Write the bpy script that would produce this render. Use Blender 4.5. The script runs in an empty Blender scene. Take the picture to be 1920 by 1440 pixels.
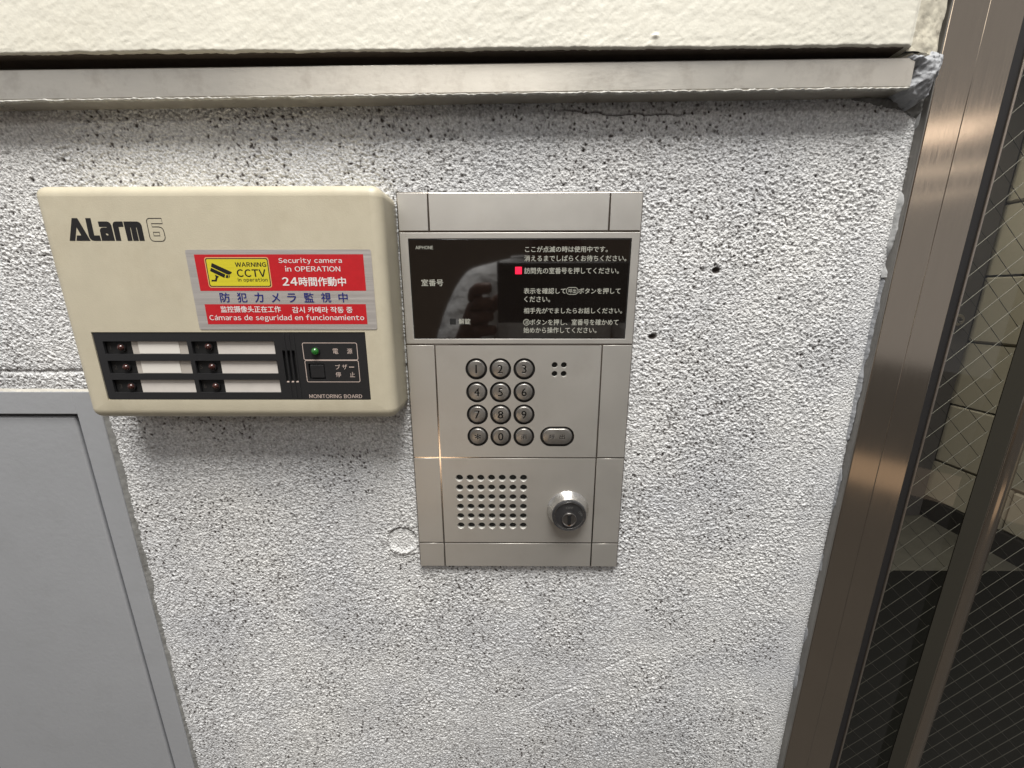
import bpy, bmesh, math, random
import numpy as np
from mathutils import Matrix, Vector
random.seed(4)
S = bpy.context.scene
COL = S.collection

# ---------------------------------------------------------------- camera
F, CAMY = 700.0, -0.2494
PITCH, YAW, ROLL = math.radians(13.114), math.radians(-0.37), math.radians(0.05)
cp, sp, cy_, sy_ = math.cos(PITCH), math.sin(PITCH), math.cos(YAW), math.sin(YAW)
FWD = Vector((sy_*cp, cy_*cp, -sp)); RT = Vector((cy_, -sy_, 0)); DN = FWD.cross(RT)
cr, sr = math.cos(ROLL), math.sin(ROLL)
AX, AY = RT*cr + DN*sr, -RT*sr + DN*cr
cam = bpy.data.objects.new('camera', bpy.data.cameras.new('camera'))
COL.objects.link(cam)
cam.data.sensor_width = 36; cam.data.lens = F/1920*36
cam.data.clip_start = 0.004; cam.data.clip_end = 60
M = Matrix.Identity(4)
for i in range(3):
    M[i][0], M[i][1], M[i][2] = AX[i], -AY[i], -FWD[i]
M[1][3] = CAMY
cam.matrix_world = M
S.camera = cam

def at(px, py, p=0.0):
    """measured point of the photograph, on the plane p metres in front of the wall"""
    d = AX*((px-960)/F) + AY*((py-720)/F) + FWD
    t = (-p-CAMY)/d.y
    return d.x*t, d.z*t
def rect(tl, tr, bl, br, p):
    a, b, c, d = at(*tl, p), at(*tr, p), at(*bl, p), at(*br, p)
    return (a[0]+c[0])/2, (b[0]+d[0])/2, (c[1]+d[1])/2, (a[1]+b[1])/2      # x0 x1 z0 z1
def box_at(x0, y0, x1, y1, p):
    """rect of an upright item whose pixel box is x0..x1, y0..y1"""
    ym, xm = (y0+y1)/2, (x0+x1)/2
    return at(x0, ym, p)[0], at(x1, ym, p)[0], at(xm, y1, p)[1], at(xm, y0, p)[1]

# ---------------------------------------------------------------- world, lamps, exposure
W = bpy.data.worlds.new('World'); S.world = W; W.use_nodes = True
bg = W.node_tree.nodes['Background']
bg.inputs[0].default_value = (0.97, 0.97, 1.0, 1); bg.inputs[1].default_value = 0.42
def area(name, loc, target, sx, sy, power, col, spread=180):
    l = bpy.data.lights.new(name, 'AREA'); l.shape = 'RECTANGLE'; l.size = sx; l.size_y = sy
    l.energy = power; l.color = col; l.spread = math.radians(spread)
    o = bpy.data.objects.new(name, l); COL.objects.link(o)
    o.location = loc
    o.rotation_euler = (Vector(target)-Vector(loc)).to_track_quat('-Z', 'Y').to_euler()
    return o
area('porch_ceiling_lamp', (0.06, -1.05, 2.50), (0, 0, -0.05), 1.30, 1.25, 138.0, (1.0, 0.975, 0.935))
area('porch_strip_lamp', (2.65, -2.78, 1.10), (2.2, -1.6, -0.1), 1.15, 0.13, 1.5, (1.0, 0.84, 0.70))
area('porch_strip_lamp', (3.30, -3.74, 1.10), (2.2, -1.6, -0.1), 1.9, 0.045, 0.7, (1.0, 0.88, 0.76))
area('porch_strip_lamp', (4.20, -4.66, 1.10), (2.2, -1.6, -0.1), 1.9, 0.04, 0.45, (1.0, 0.88, 0.76))
area('porch_strip_lamp', (-0.55, -2.75, 1.36), (-0.1, 0, 0.1), 1.9, 0.24, 5.0, (1.0, 0.93, 0.84))
area('added_ground_glow', (-0.62, -2.62, -1.30), (-0.05, 0, -0.10), 0.30, 0.26, 2.6, (1.0, 0.74, 0.50))  # added emitter in place of a warm lit patch of floor
area('added_ground_glow', (2.85, -2.05, -1.30), (0.6, 0, -0.2), 1.5, 0.30, 0.9, (1.0, 0.72, 0.48))  # second added emitter, for the low warm reflections in the frame
area('lobby_lamp', (1.7, 1.5, 1.10), (1.75, 1.45, -1.3), 0.5, 0.5, 14.0, (1.0, 0.95, 0.82))
S.view_settings.view_transform = 'Standard'; S.view_settings.look = 'None'
S.view_settings.exposure = 0.0; S.view_settings.gamma = 1.0
S.cycles.use_denoising = True
S.cycles.max_bounces = 8; S.cycles.transparent_max_bounces = 12
S.cycles.caustics_reflective = False

# ---------------------------------------------------------------- materials
def mat(name, col, rough=0.5, metal=0.0, var=0.0, vscale=40, bump=0.0, bscale=400, aniso=0.0, emit=None, spec=None,
        stretch=(1, 1, 1), rvar=0.0, coat=0.0, bdist=0.0005, dirt=None, dscale=6.0, damt=0.0):
    m = bpy.data.materials.new(name); m.use_nodes = True
    nt = m.node_tree; N = nt.nodes; L = nt.links
    b = N['Principled BSDF']
    b.inputs['Base Color'].default_value = (*col, 1)
    b.inputs['Roughness'].default_value = rough; b.inputs['Metallic'].default_value = metal
    if spec is not None: b.inputs['Specular IOR Level'].default_value = spec
    if coat: b.inputs['Coat Weight'].default_value = coat; b.inputs['Coat Roughness'].default_value = 0.08
    if aniso: b.inputs['Anisotropic'].default_value = aniso
    geo = N.new('ShaderNodeNewGeometry')
    mp = N.new('ShaderNodeMapping'); mp.inputs['Scale'].default_value = stretch
    L.new(geo.outputs['Position'], mp.inputs['Vector'])
    cur = None
    if var or rvar:
        n = N.new('ShaderNodeTexNoise'); n.inputs['Scale'].default_value = vscale; n.inputs['Detail'].default_value = 6
        n.inputs['Roughness'].default_value = 0.65
        L.new(mp.outputs[0], n.inputs['Vector'])
        if var:
            mr = N.new('ShaderNodeMapRange'); mr.inputs[1].default_value = 0.3; mr.inputs[2].default_value = 0.7
            mr.inputs[3].default_value = 1-var; mr.inputs[4].default_value = 1+var
            L.new(n.outputs[0], mr.inputs[0])
            mx = N.new('ShaderNodeVectorMath'); mx.operation = 'SCALE'; mx.inputs[0].default_value = col
            L.new(mr.outputs[0], mx.inputs['Scale']); cur = mx.outputs[0]
        if rvar:
            mr = N.new('ShaderNodeMapRange'); mr.inputs[1].default_value = 0.3; mr.inputs[2].default_value = 0.7
            mr.inputs[3].default_value = max(0.02, rough-rvar); mr.inputs[4].default_value = rough+rvar
            L.new(n.outputs[0], mr.inputs[0]); L.new(mr.outputs[0], b.inputs['Roughness'])
    if damt:
        n2 = N.new('ShaderNodeTexNoise'); n2.inputs['Scale'].default_value = dscale; n2.inputs['Detail'].default_value = 8
        n2.inputs['Roughness'].default_value = 0.7
        L.new(geo.outputs['Position'], n2.inputs['Vector'])
        mr = N.new('ShaderNodeMapRange'); mr.inputs[1].default_value = 0.52; mr.inputs[2].default_value = 0.72
        mr.inputs[3].default_value = 0; mr.inputs[4].default_value = damt
        L.new(n2.outputs[0], mr.inputs[0])
        mx = N.new('ShaderNodeMix'); mx.data_type = 'RGBA'
        L.new(mr.outputs[0], mx.inputs[0])
        if cur: L.new(cur, mx.inputs[6])
        else: mx.inputs[6].default_value = (*col, 1)
        mx.inputs[7].default_value = (*dirt, 1)
        cur = mx.outputs[2]
    if cur: L.new(cur, b.inputs['Base Color'])
    if bump:
        n = N.new('ShaderNodeTexNoise'); n.inputs['Scale'].default_value = bscale; n.inputs['Detail'].default_value = 4
        L.new(mp.outputs[0], n.inputs['Vector'])
        bp = N.new('ShaderNodeBump'); bp.inputs['Strength'].default_value = bump; bp.inputs['Distance'].default_value = bdist
        L.new(n.outputs[0], bp.inputs['Height']); L.new(bp.outputs[0], b.inputs['Normal'])
    if emit:
        b.inputs['Emission Color'].default_value = (*emit[0], 1); b.inputs['Emission Strength'].default_value = emit[1]
    return m

M_case = mat('cream plastic', (0.56, 0.51, 0.385), 0.42, var=0.04, vscale=60, bump=0.35, bscale=1500, bdist=0.0002, dirt=(0.36, 0.30, 0.19), dscale=22, damt=0.28, rvar=0.08)
M_black = mat('black plastic', (0.018, 0.018, 0.019), 0.42, bump=0.2, bscale=2200, bdist=0.0002)
M_blackdeep = mat('black recess', (0.006, 0.006, 0.006), 0.7)
M_print_black = mat('black print', (0.010, 0.009, 0.009), 0.45)
M_print_pink = mat('faded white print', (0.62, 0.50, 0.44), 0.5)
M_print_grey = mat('grey print', (0.44, 0.44, 0.38), 0.6)
M_print_white = mat('white print', (0.80, 0.76, 0.74), 0.5)
M_print_navy = mat('navy print', (0.012, 0.018, 0.16), 0.45)
M_card = mat('card', (0.70, 0.66, 0.61), 0.6, var=0.05, vscale=120)
M_card2 = mat('card slot', (0.52, 0.48, 0.43), 0.5, var=0.04, vscale=120)
M_red = mat('red print', (0.52, 0.014, 0.02), 0.4, var=0.06, vscale=300)
M_yellow = mat('yellow print', (0.66, 0.58, 0.03), 0.4, var=0.08, vscale=60, stretch=(0.3, 1, 9))
M_orange = mat('pale edge print', (0.72, 0.42, 0.18), 0.45)
M_foil = mat('brushed foil', (0.60, 0.57, 0.54), 0.42, 0.55, var=0.10, vscale=120, stretch=(0.12, 1, 9), rvar=0.08)
M_plate = mat('satin metal', (0.64, 0.62, 0.575), 0.42, 0.72, var=0.035, vscale=16, bump=0.10, bscale=900, stretch=(1, 1, 1),
              rvar=0.05, bdist=0.0002, dirt=(0.42, 0.38, 0.33), dscale=18, damt=0.22)
M_groove = mat('groove metal', (0.30, 0.27, 0.24), 0.16, 0.9, var=0.1, vscale=80)
M_button = mat('dark nickel', (0.42, 0.405, 0.38), 0.36, 0.9, var=0.12, vscale=120, bump=0.12, bscale=900, bdist=0.0002, rvar=0.08)
M_engrave = mat('engraved fill', (0.03, 0.028, 0.026), 0.5, 0.2)
M_rubber = mat('black rubber', (0.012, 0.011, 0.011), 0.55)
M_glassblack = mat('smoked acrylic', (0.010, 0.007, 0.006), 0.04, 0.0, spec=1.0)
M_glassblack.node_tree.nodes['Principled BSDF'].inputs['IOR'].default_value = 1.62
M_chrome = mat('worn chrome', (0.62, 0.60, 0.57), 0.24, 0.95, var=0.08, vscale=200, rvar=0.06)
M_darkmetal = mat('dark steel', (0.13, 0.13, 0.135), 0.32, 0.8, var=0.15, vscale=300)
M_plug = mat('plug steel', (0.42, 0.40, 0.38), 0.28, 0.95)
M_brass = mat('brass', (0.7, 0.38, 0.22), 0.25, 0.9)
M_redled = mat('red lamp lens', (0.6, 0.01, 0.03), 0.3, emit=((1.0, 0.012, 0.05), 1.4))
M_led = mat('brown lamp lens', (0.045, 0.012, 0.008), 0.12, spec=0.5, coat=0.4)
M_greenled = mat('green lamp lens', (0.012, 0.10, 0.012), 0.14, spec=0.7, emit=((0.02, 0.5, 0.03), 0.10), coat=1.0)
M_grey = mat('grey gloss paint', (0.35, 0.36, 0.375), 0.40, var=0.03, vscale=12, bump=0.2, bscale=260, bdist=0.0006, dirt=(0.16, 0.16, 0.15), dscale=30, damt=0.12)
M_gap = mat('dark gap', (0.012, 0.010, 0.010), 0.8)
M_bar = mat('dull aluminium', (0.70, 0.665, 0.59), 0.34, 0.82, var=0.06, vscale=30, bump=0.2, bscale=500, rvar=0.08, stretch=(0.5, 1, 1), dirt=(0.30, 0.25, 0.20), dscale=60, damt=0.35, bdist=0.0003)
M_frame = mat('brown stainless', (0.36, 0.305, 0.245), 0.11, 0.92, var=0.05, vscale=300, stretch=(6, 6, 0.15), bump=0.08, bscale=900, rvar=0.03, bdist=0.0001)
M_frame2 = mat('brown stainless edge', (0.40, 0.35, 0.30), 0.30, 0.9, var=0.06, vscale=60)
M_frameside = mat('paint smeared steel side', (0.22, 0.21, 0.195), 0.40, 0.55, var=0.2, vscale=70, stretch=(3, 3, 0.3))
M_caulk = mat('grey sealant', (0.36, 0.37, 0.385), 0.75, var=0.22, vscale=90, bump=0.7, bscale=380, bdist=0.001, dirt=(0.08, 0.08, 0.08), dscale=70, damt=0.5)
M_creamcaulk = mat('painted sealant', (0.66, 0.62, 0.50), 0.5, var=0.10, vscale=110, bump=0.5, bscale=300, bdist=0.001, dirt=(0.22, 0.19, 0.14), dscale=90, damt=0.75)
M_wire = mat('wire', (0.125, 0.12, 0.10), 0.4, 0.8)
M_wiredark = mat('shade-toned wire', (0.045, 0.042, 0.035), 0.5, 0.5)  # same wire in a darker copy; its shade is put into the colour
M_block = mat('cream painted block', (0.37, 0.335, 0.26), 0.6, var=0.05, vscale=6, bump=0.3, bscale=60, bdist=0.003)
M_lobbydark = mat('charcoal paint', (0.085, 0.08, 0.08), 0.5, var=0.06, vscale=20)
M_skirt = mat('black skirting', (0.018, 0.017, 0.016), 0.45)
M_floor = mat('grey floor sheet', (0.085, 0.080, 0.066), 0.5, var=0.15, vscale=9, bump=0.2, bscale=60, bdist=0.002)
M_mat = mat('black mat', (0.007, 0.007, 0.006), 0.9, spec=0.08, var=0.3, vscale=160, bump=0.5, bscale=400, bdist=0.002)
M_ground = mat('porch ground', (0.07, 0.065, 0.06), 0.6, var=0.15, vscale=8)
M_skin = mat('skin', (0.17, 0.080, 0.055), 0.5, var=0.06, vscale=40)
M_shirt = mat('white cotton', (0.90, 0.90, 0.90), 0.85, bump=0.6, bscale=26, bdist=0.02)
M_dark = mat('dark cotton', (0.02, 0.02, 0.024), 0.9, bump=0.3, bscale=60, bdist=0.01)
M_hair = mat('black hair', (0.015, 0.012, 0.010), 0.5, bump=0.5, bscale=220, bdist=0.004)
M_phone = mat('black phone body', (0.012, 0.012, 0.013), 0.2, spec=0.5)

def glass_mat():
    m = bpy.data.materials.new('clear glass'); m.use_nodes = True
    nt = m.node_tree; nt.nodes.clear(); N = nt.nodes; L = nt.links
    out = N.new('ShaderNodeOutputMaterial'); mx = N.new('ShaderNodeMixShader'); fr = N.new('ShaderNodeFresnel')
    tr = N.new('ShaderNodeBsdfTransparent'); gl = N.new('ShaderNodeBsdfGlossy')
    tr.inputs[0].default_value = (0.95, 0.955, 0.935, 1); gl.inputs['Roughness'].default_value = 0.02
    fr.inputs[0].default_value = 1.45
    ge = N.new('ShaderNodeNewGeometry'); mu = N.new('ShaderNodeMath'); mu.operation = 'MULTIPLY'
    iv = N.new('ShaderNodeMath'); iv.operation = 'SUBTRACT'; iv.inputs[0].default_value = 1; L.new(ge.outputs['Backfacing'], iv.inputs[1])
    L.new(iv.outputs[0], mu.inputs[0]); L.new(fr.outputs[0], mu.inputs[1])
    L.new(mu.outputs[0], mx.inputs[0]); L.new(tr.outputs[0], mx.inputs[1]); L.new(gl.outputs[0], mx.inputs[2])
    L.new(mx.outputs[0], out.inputs[0]); return m
M_glass = glass_mat()

# display acrylic: faint printed honeycomb of dots on its left half
def dots_mat():
    m = M_glassblack.copy(); m.name = 'smoked acrylic over dotted backing'
    nt = m.node_tree; N = nt.nodes; L = nt.links; b = N['Principled BSDF']
    geo = N.new('ShaderNodeNewGeometry')
    mp = N.new('ShaderNodeMapping'); mp.inputs['Rotation'].default_value = (0, math.radians(45), 0)
    vo = N.new('ShaderNodeTexVoronoi'); vo.inputs['Scale'].default_value = 620; vo.inputs['Randomness'].default_value = 0.12
    L.new(geo.outputs['Position'], mp.inputs[0]); L.new(mp.outputs[0], vo.inputs['Vector'])
    mr = N.new('ShaderNodeMapRange'); mr.inputs[1].default_value = 0.22; mr.inputs[2].default_value = 0.34
    mr.inputs[3].default_value = 1.0; mr.inputs[4].default_value = 0.0
    L.new(vo.outputs['Distance'], mr.inputs[0])
    mx = N.new('ShaderNodeMix'); mx.data_type = 'RGBA'
    mx.inputs[6].default_value = (0.008, 0.006, 0.005, 1); mx.inputs[7].default_value = (0.020, 0.016, 0.013, 1)
    L.new(mr.outputs[0], mx.inputs[0]); L.new(mx.outputs[2], b.inputs['Base Color'])
    return m
M_display = dots_mat()

# ---------------------------------------------------------------- object helpers
def link(name, me, m, parent=None, label=None, kind=None, smooth=False):
    o = bpy.data.objects.new(name, me); COL.objects.link(o)
    if m is not None and not me.materials: me.materials.append(m)
    if smooth: me.polygons.foreach_set('use_smooth', [True]*len(me.polygons))
    if parent is not None:
        o.parent = parent
        if parent.type == 'EMPTY': o.matrix_parent_inverse = Matrix.Translation(-parent.location)
    if label: o['label'] = label
    if kind: o['kind'] = kind
    return o
def thing(name, label, cat, loc, group=None):
    o = bpy.data.objects.new(name, None); COL.objects.link(o); o.location = loc
    o.empty_display_size = 0.01
    o['label'] = label; o['category'] = cat
    if group: o['group'] = group
    return o
def tag(o, label, cat, group=None):
    o['label'] = label; o['category'] = cat
    if group: o['group'] = group
    return o
def bm_mesh(bm, name='m'):
    me = bpy.data.meshes.new(name); bm.to_mesh(me); bm.free(); return me
def rbox(x0, x1, z0, z1, p0, p1, bev=0.0, seg=3, rot=0.0):
    """box from depth p0 to p1 in front of the wall plane"""
    bm = bmesh.new(); bmesh.ops.create_cube(bm, size=1)
    bmesh.ops.scale(bm, vec=(x1-x0, abs(p1-p0), z1-z0), verts=bm.verts)
    if bev: bmesh.ops.bevel(bm, geom=bm.edges[:], offset=bev, segments=seg, profile=0.5, affect='EDGES')
    if rot: bmesh.ops.rotate(bm, cent=(0, 0, 0), matrix=Matrix.Rotation(rot, 3, 'Y'), verts=bm.verts)
    bmesh.ops.translate(bm, vec=((x0+x1)/2, -(p0+p1)/2, (z0+z1)/2), verts=bm.verts)
    return bm_mesh(bm)
def smooth_by_angle(me, deg=35):
    bm = bmesh.new(); bm.from_mesh(me)
    for f in bm.faces: f.smooth = True
    for e in bm.edges:
        if len(e.link_faces) == 2:
            a1, a2 = (f.calc_area() for f in e.link_faces)
            if e.calc_face_angle(0) > math.radians(deg) or max(a1, a2) > 12*min(a1, a2): e.smooth = False
    bm.to_mesh(me); bm.free(); return me
def circle(cx, cz, r, n=40, ccw=True):
    pts = [(cx+r*math.cos(2*math.pi*i/n), cz+r*math.sin(2*math.pi*i/n)) for i in range(n)]
    return pts if ccw else pts[::-1]
def rrect(x0, x1, z0, z1, r, n=6):
    pts = []
    for cx, cz, a0 in ((x1-r, z1-r, 0), (x0+r, z1-r, 90), (x0+r, z0+r, 180), (x1-r, z0+r, 270)):
        for i in range(n+1):
            a = math.radians(a0+90*i/n); pts.append((cx+r*math.cos(a), cz+r*math.sin(a)))
    return pts
def flat(loops, p0, p1=None):
    """filled outlines (first outer, rest holes) at depth p0, or a plate from p0 to p1"""
    cu = bpy.data.curves.new('c', 'CURVE'); cu.dimensions = '2D'; cu.fill_mode = 'BOTH' if p1 is not None else 'FRONT'
    for lp in loops:
        s = cu.splines.new('POLY'); s.points.add(len(lp)-1); s.use_cyclic_u = True
        for i, (x, z) in enumerate(lp): s.points[i].co = (x, z, 0, 1)
    pc = p0
    if p1 is not None: cu.extrude = abs(p1-p0)/2; pc = (p0+p1)/2
    o = bpy.data.objects.new('c', cu); me = bpy.data.meshes.new_from_object(o)
    bpy.data.objects.remove(o); bpy.data.curves.remove(cu)
    me.transform(Matrix.Translation((0, -pc, 0)) @ Matrix.Rotation(math.radians(90), 4, 'X'))
    return me
def glyph_mesh(s, spacing=1.0):
    cu = bpy.data.curves.new('t', 'FONT'); cu.body = s; cu.fill_mode = 'FRONT'; cu.size = 1
    cu.resolution_u = 3; cu.space_character = spacing
    o = bpy.data.objects.new('t', cu); me = bpy.data.meshes.new_from_object(o)
    bpy.data.objects.remove(o); bpy.data.curves.remove(cu)
    n = len(me.vertices); co = np.zeros(n*3); me.vertices.foreach_get('co', co)
    fc = [tuple(p.vertices) for p in me.polygons]; bpy.data.meshes.remove(me)
    return co.reshape(-1, 3)[:, :2], fc
GC = {}
def sans(s, gap=0.12):
    """grotesque letters: the full-width forms, set close with even side bearings"""
    V = []; Fc = []; x = 0.0
    for ch in s:
        if ch == ' ': x += 0.36; continue
        acc = ch == 'á'; c = 'a' if acc else ch
        if c == 'I' and c not in GC:
            hh_ = glyph_mesh(chr(0xFF28))[0]; z0, z1 = hh_[:, 1].min(), hh_[:, 1].max()
            GC[c] = (np.array([(0, z0), (.088, z0), (.088, z1), (0, z1)]), [(0, 1, 2, 3)])
        if c not in GC: GC[c] = glyph_mesh(chr(ord(c)-0x21+0xFF01) if 33 <= ord(c) < 127 else c)
        co, fc = GC[c]
        if not len(co): continue
        lo, hi = co[:, 0].min(), co[:, 0].max(); b_ = len(V)
        g = gap if c not in 'ATVWL' else gap*0.55
        x += g*.5
        V += [(u-lo+x, v) for u, v in co]; Fc += [tuple(b_+k for k in f) for f in fc]
        if acc:
            m_ = (hi-lo)/2+x; b_ = len(V); V += [(m_-.02, .60), (m_+.05, .60), (m_+.16, .76), (m_+.06, .76)]; Fc.append((b_, b_+1, b_+2, b_+3))
        x += hi-lo+g*.5
    return np.array(V), Fc
def text_mesh(s, bold=0.0, spacing=1.0, latin=False):
    co, fc = sans(s, 0.12+bold*1.6) if latin else glyph_mesh(s, spacing)
    n = len(co); offs = [(0, 0)]
    if bold > 0: offs += [(bold, 0), (-bold, 0), (0, bold*.8), (0, -bold*.8)]
    C = np.concatenate([np.column_stack([co[:, 0]+a, co[:, 1]+b_, np.full(n, k)]) for k, (a, b_) in enumerate(offs)])
    Fc = [tuple(v+k*n for v in f) for k in range(len(offs)) for f in fc]
    me = bpy.data.meshes.new('t'); me.from_pydata([tuple(c) for c in C], [], Fc)
    return me, C
def text(s, r, p, m, parent, bold=0.0, rot=0.0, keep=False, spacing=1.0, latin=False, name='lettering', label=None):
    """flat print fitted to the rect r = x0 x1 z0 z1 at depth p"""
    me, co = text_mesh(s, bold, spacing, latin=latin)
    lo, hi = co.min(0), co.max(0)
    x0, x1, z0, z1 = r
    u = (co[:, 0]-(lo[0]+hi[0])/2)/max(hi[0]-lo[0], 1e-6); v = (co[:, 1]-(lo[1]+hi[1])/2)/max(hi[1]-lo[1], 1e-6)
    w, h = x1-x0, z1-z0
    if keep: w = h*(hi[0]-lo[0])/(hi[1]-lo[1])
    X, Z = u*w, v*h
    if rot: X, Z = X*math.cos(rot)-Z*math.sin(rot), X*math.sin(rot)+Z*math.cos(rot)
    out = np.stack([X+(x0+x1)/2, -p-co[:, 2]*2e-6, Z+(z0+z1)/2], 1)
    me.vertices.foreach_set('co', out.ravel()); me.update()
    return link(name, me, m, parent, label)
def join_meshes(objs, name):
    bm = bmesh.new()
    for o in objs: bm.from_mesh(o.data)
    first = objs[0]; m = first.data.materials[0]; par = first.parent
    me = bm_mesh(bm, name)
    for o in objs: bpy.data.objects.remove(o)
    return link(name, me, m, par)
def strokes(pts, w, p, closed=True):
    """thin ribbon along a path, as one flat mesh"""
    n = len(pts); V = []; Fc = []
    for i, (x, z) in enumerate(pts):
        a = Vector(pts[i-1] if (closed or i > 0) else pts[i]); b = Vector(pts[(i+1) % n] if (closed or i < n-1) else pts[i])
        t = (b-a).normalized(); nn = Vector((-t.y, t.x))
        V += [(x+nn.x*w/2, -p, z+nn.y*w/2), (x-nn.x*w/2, -p, z-nn.y*w/2)]
    for i in range(n if closed else n-1):
        j = (i+1) % n; Fc.append((2*i, 2*i+1, 2*j+1, 2*j))
    me = bpy.data.meshes.new('s'); me.from_pydata(V, [], Fc); return me
def boolean_cut(me, cutters):
    a = bpy.data.objects.new('a', me); COL.objects.link(a)
    bm = bmesh.new()
    for c in cutters: bm.from_mesh(c)
    c = bpy.data.objects.new('b', bm_mesh(bm)); COL.objects.link(c)
    md = a.modifiers.new('b', 'BOOLEAN'); md.operation = 'DIFFERENCE'; md.object = c; md.solver = 'EXACT'
    dg = bpy.context.evaluated_depsgraph_get()
    out = bpy.data.meshes.new_from_object(a.evaluated_get(dg))
    bpy.data.objects.remove(a); bpy.data.objects.remove(c)
    return out

# numpy noise
def vnoise(x, z, scale, seed):
    rs = np.random.RandomState(seed); T = rs.rand(256, 256)
    u = x/scale+1000.0; v = z/scale+1000.0
    i = np.floor(u).astype(int); j = np.floor(v).astype(int); fu = u-i; fv = v-j
    fu = fu*fu*(3-2*fu); fv = fv*fv*(3-2*fv)
    i0, i1, j0, j1 = i & 255, (i+1) & 255, j & 255, (j+1) & 255
    return (T[i0, j0]*(1-fu)+T[i1, j0]*fu)*(1-fv)+(T[i0, j1]*(1-fu)+T[i1, j1]*fu)*fv
def worley(x, z, cell, seed):
    rs = np.random.RandomState(seed); A = rs.rand(256, 256, 3)
    u = x/cell+1000.0; v = z/cell+1000.0
    i = np.floor(u).astype(int); j = np.floor(v).astype(int)
    best = np.full(x.shape, 9.0); rid = np.zeros(x.shape)
    for di in (-1, 0, 1):
        for dj in (-1, 0, 1):
            a = A[(i+di) & 255, (j+dj) & 255]
            d = (u-(i+di+a[..., 0]))**2+(v-(j+dj+a[..., 1]))**2
            k = d < best; best = np.where(k, d, best); rid = np.where(k, a[..., 2], rid)
    return np.sqrt(best), rid
def sstep(a, b, x):
    t = np.clip((x-a)/(b-a), 0, 1); return t*t*(3-2*t)
def grid_mesh(X, Z, P, attrs=None, keep=None):
    """height field: X, Z, P (depth in front of the wall) arrays of one shape"""
    r, c = X.shape
    V = np.stack([X, -P, Z], -1).reshape(-1, 3)
    idx = np.arange(r*c).reshape(r, c)
    q = np.stack([idx[:-1, :-1], idx[:-1, 1:], idx[1:, 1:], idx[1:, :-1]], -1).reshape(-1, 4)
    if keep is not None:
        k = (keep[:-1, :-1] & keep[:-1, 1:] & keep[1:, 1:] & keep[1:, :-1]).reshape(-1); q = q[k]
        used = np.zeros(r*c, bool); used[q.ravel()] = True
        remap = np.cumsum(used)-1; V = V[used]; q = remap[q]
    else: used = slice(None)
    me = bpy.data.meshes.new('g')
    me.vertices.add(len(V)); me.vertices.foreach_set('co', V.ravel())
    me.loops.add(len(q)*4); me.loops.foreach_set('vertex_index', q.ravel().astype(np.int32))
    me.polygons.add(len(q)); me.polygons.foreach_set('loop_start', np.arange(0, len(q)*4, 4, dtype=np.int32))
    me.polygons.foreach_set('use_smooth', np.ones(len(q), bool))
    for n, a in (attrs or {}).items():
        at_ = me.attributes.new(n, 'FLOAT', 'POINT'); at_.data.foreach_set('value', a.reshape(-1)[used].astype(np.float32))
    me.update(); me.validate(); return me

# ================================================================ THE WALL (rough sprayed render)
FRX = at(1642, 578, 0.0)[0]                    # x of the wall's right end, at the steel door frame
# the access panel
PANT = at(90, 733, 0.0)[1]; PANR = (at(192, 783, .002)[0]+at(253, 1009, .002)[0]+at(358, 1428, .002)[0])/3
step = 0.00057
xs = np.arange(-0.435, FRX+0.004, step); zs = np.arange(0.150, -0.480, -step)
X, Z = np.meshgrid(xs, zs)
wx = X+0.0003*(vnoise(X, Z, 0.003, 11)-.5); wz = Z+0.0003*(vnoise(X, Z, 0.003, 12)-.5)
f1, r1 = worley(wx, wz*1.1, 0.0019, 1); f2, r2 = worley(wx, wz*1.05, 0.0012, 2)
g1 = np.clip(1-f1*1.25, 0, 1)**0.8*(0.25+r1); g2 = np.clip(1-f2*1.2, 0, 1)*(0.3+r2)
lump = vnoise(X, Z, 0.006, 3)+0.5*vnoise(X, Z, 0.0022, 4)
dens = vnoise(X, Z, 0.030, 5)
amp = 0.80+0.7*(dens-0.5)
# smoother towards the frame, the panel, the rail and a trowelled corner
edge = sstep(0.0, 0.022, FRX-X+0.008*(vnoise(X, Z, 0.015, 6)-.5))
low = sstep(0.0, 0.05, (FRX-X)+0.02*(vnoise(X, Z, 0.03, 16)-.5))*0.5+0.5
amp = amp*(0.30+0.70*edge)*np.where(Z < -0.15, low, 1)
near = np.maximum(X-PANR, Z-PANT)
amp *= 0.25+0.75*sstep(0.001, 0.010, near+0.004*(vnoise(X, Z, 0.01, 7)-.5))
H = amp*(0.00078*g1+0.00070*g2+0.00022*(lump-0.75))+0.0007*(vnoise(X, Z, 0.06, 8)-.5)
fine = vnoise(X, Z, 0.0009, 9)-.5; H += amp*0.00032*fine
# little scattered pits and dark specks
qx = X+0.0014*(vnoise(X, Z, 0.0016, 24)-.5); qz = Z+0.0014*(vnoise(X, Z, 0.0016, 25)-.5)
fp, rp = worley(qx, qz, 0.0034, 21); pit = np.clip(1.7-fp/(0.10+0.11*rp), 0, 1)*(rp > 0.40)*(0.40+0.9*((rp*7.3) % 1))
fp2, rp2 = worley(qx, qz, 0.0019, 22); pit2 = np.clip(1.6-fp2/0.2, 0, 1)*(rp2 > 0.62)*(0.25+0.6*((rp2*9.1) % 1))
pit = np.maximum(pit, pit2)*(0.25+0.75*edge)
speck = 1.1*pit*(0.45+0.55*sstep(0.30, 0.65, vnoise(X, Z, 0.04, 23)))
H -= 0.00025*pit
def blob(px, py, rx, rz, depth, dark):
    global H, speck
    cx, cz = at(px, py); d = np.sqrt(((X-cx)/rx)**2+((Z-cz)/rz)**2)
    k = np.clip(1.25-d, 0, 1); H -= depth*k; speck = np.maximum(speck, dark*k)
blob(1343, 507, .0024, .0019, .003, 3.0); blob(1223, 631, .0026, .0017, .003, 3.0)
blob(1318, 506, .0026, .0016, .0008, .5)
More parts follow.
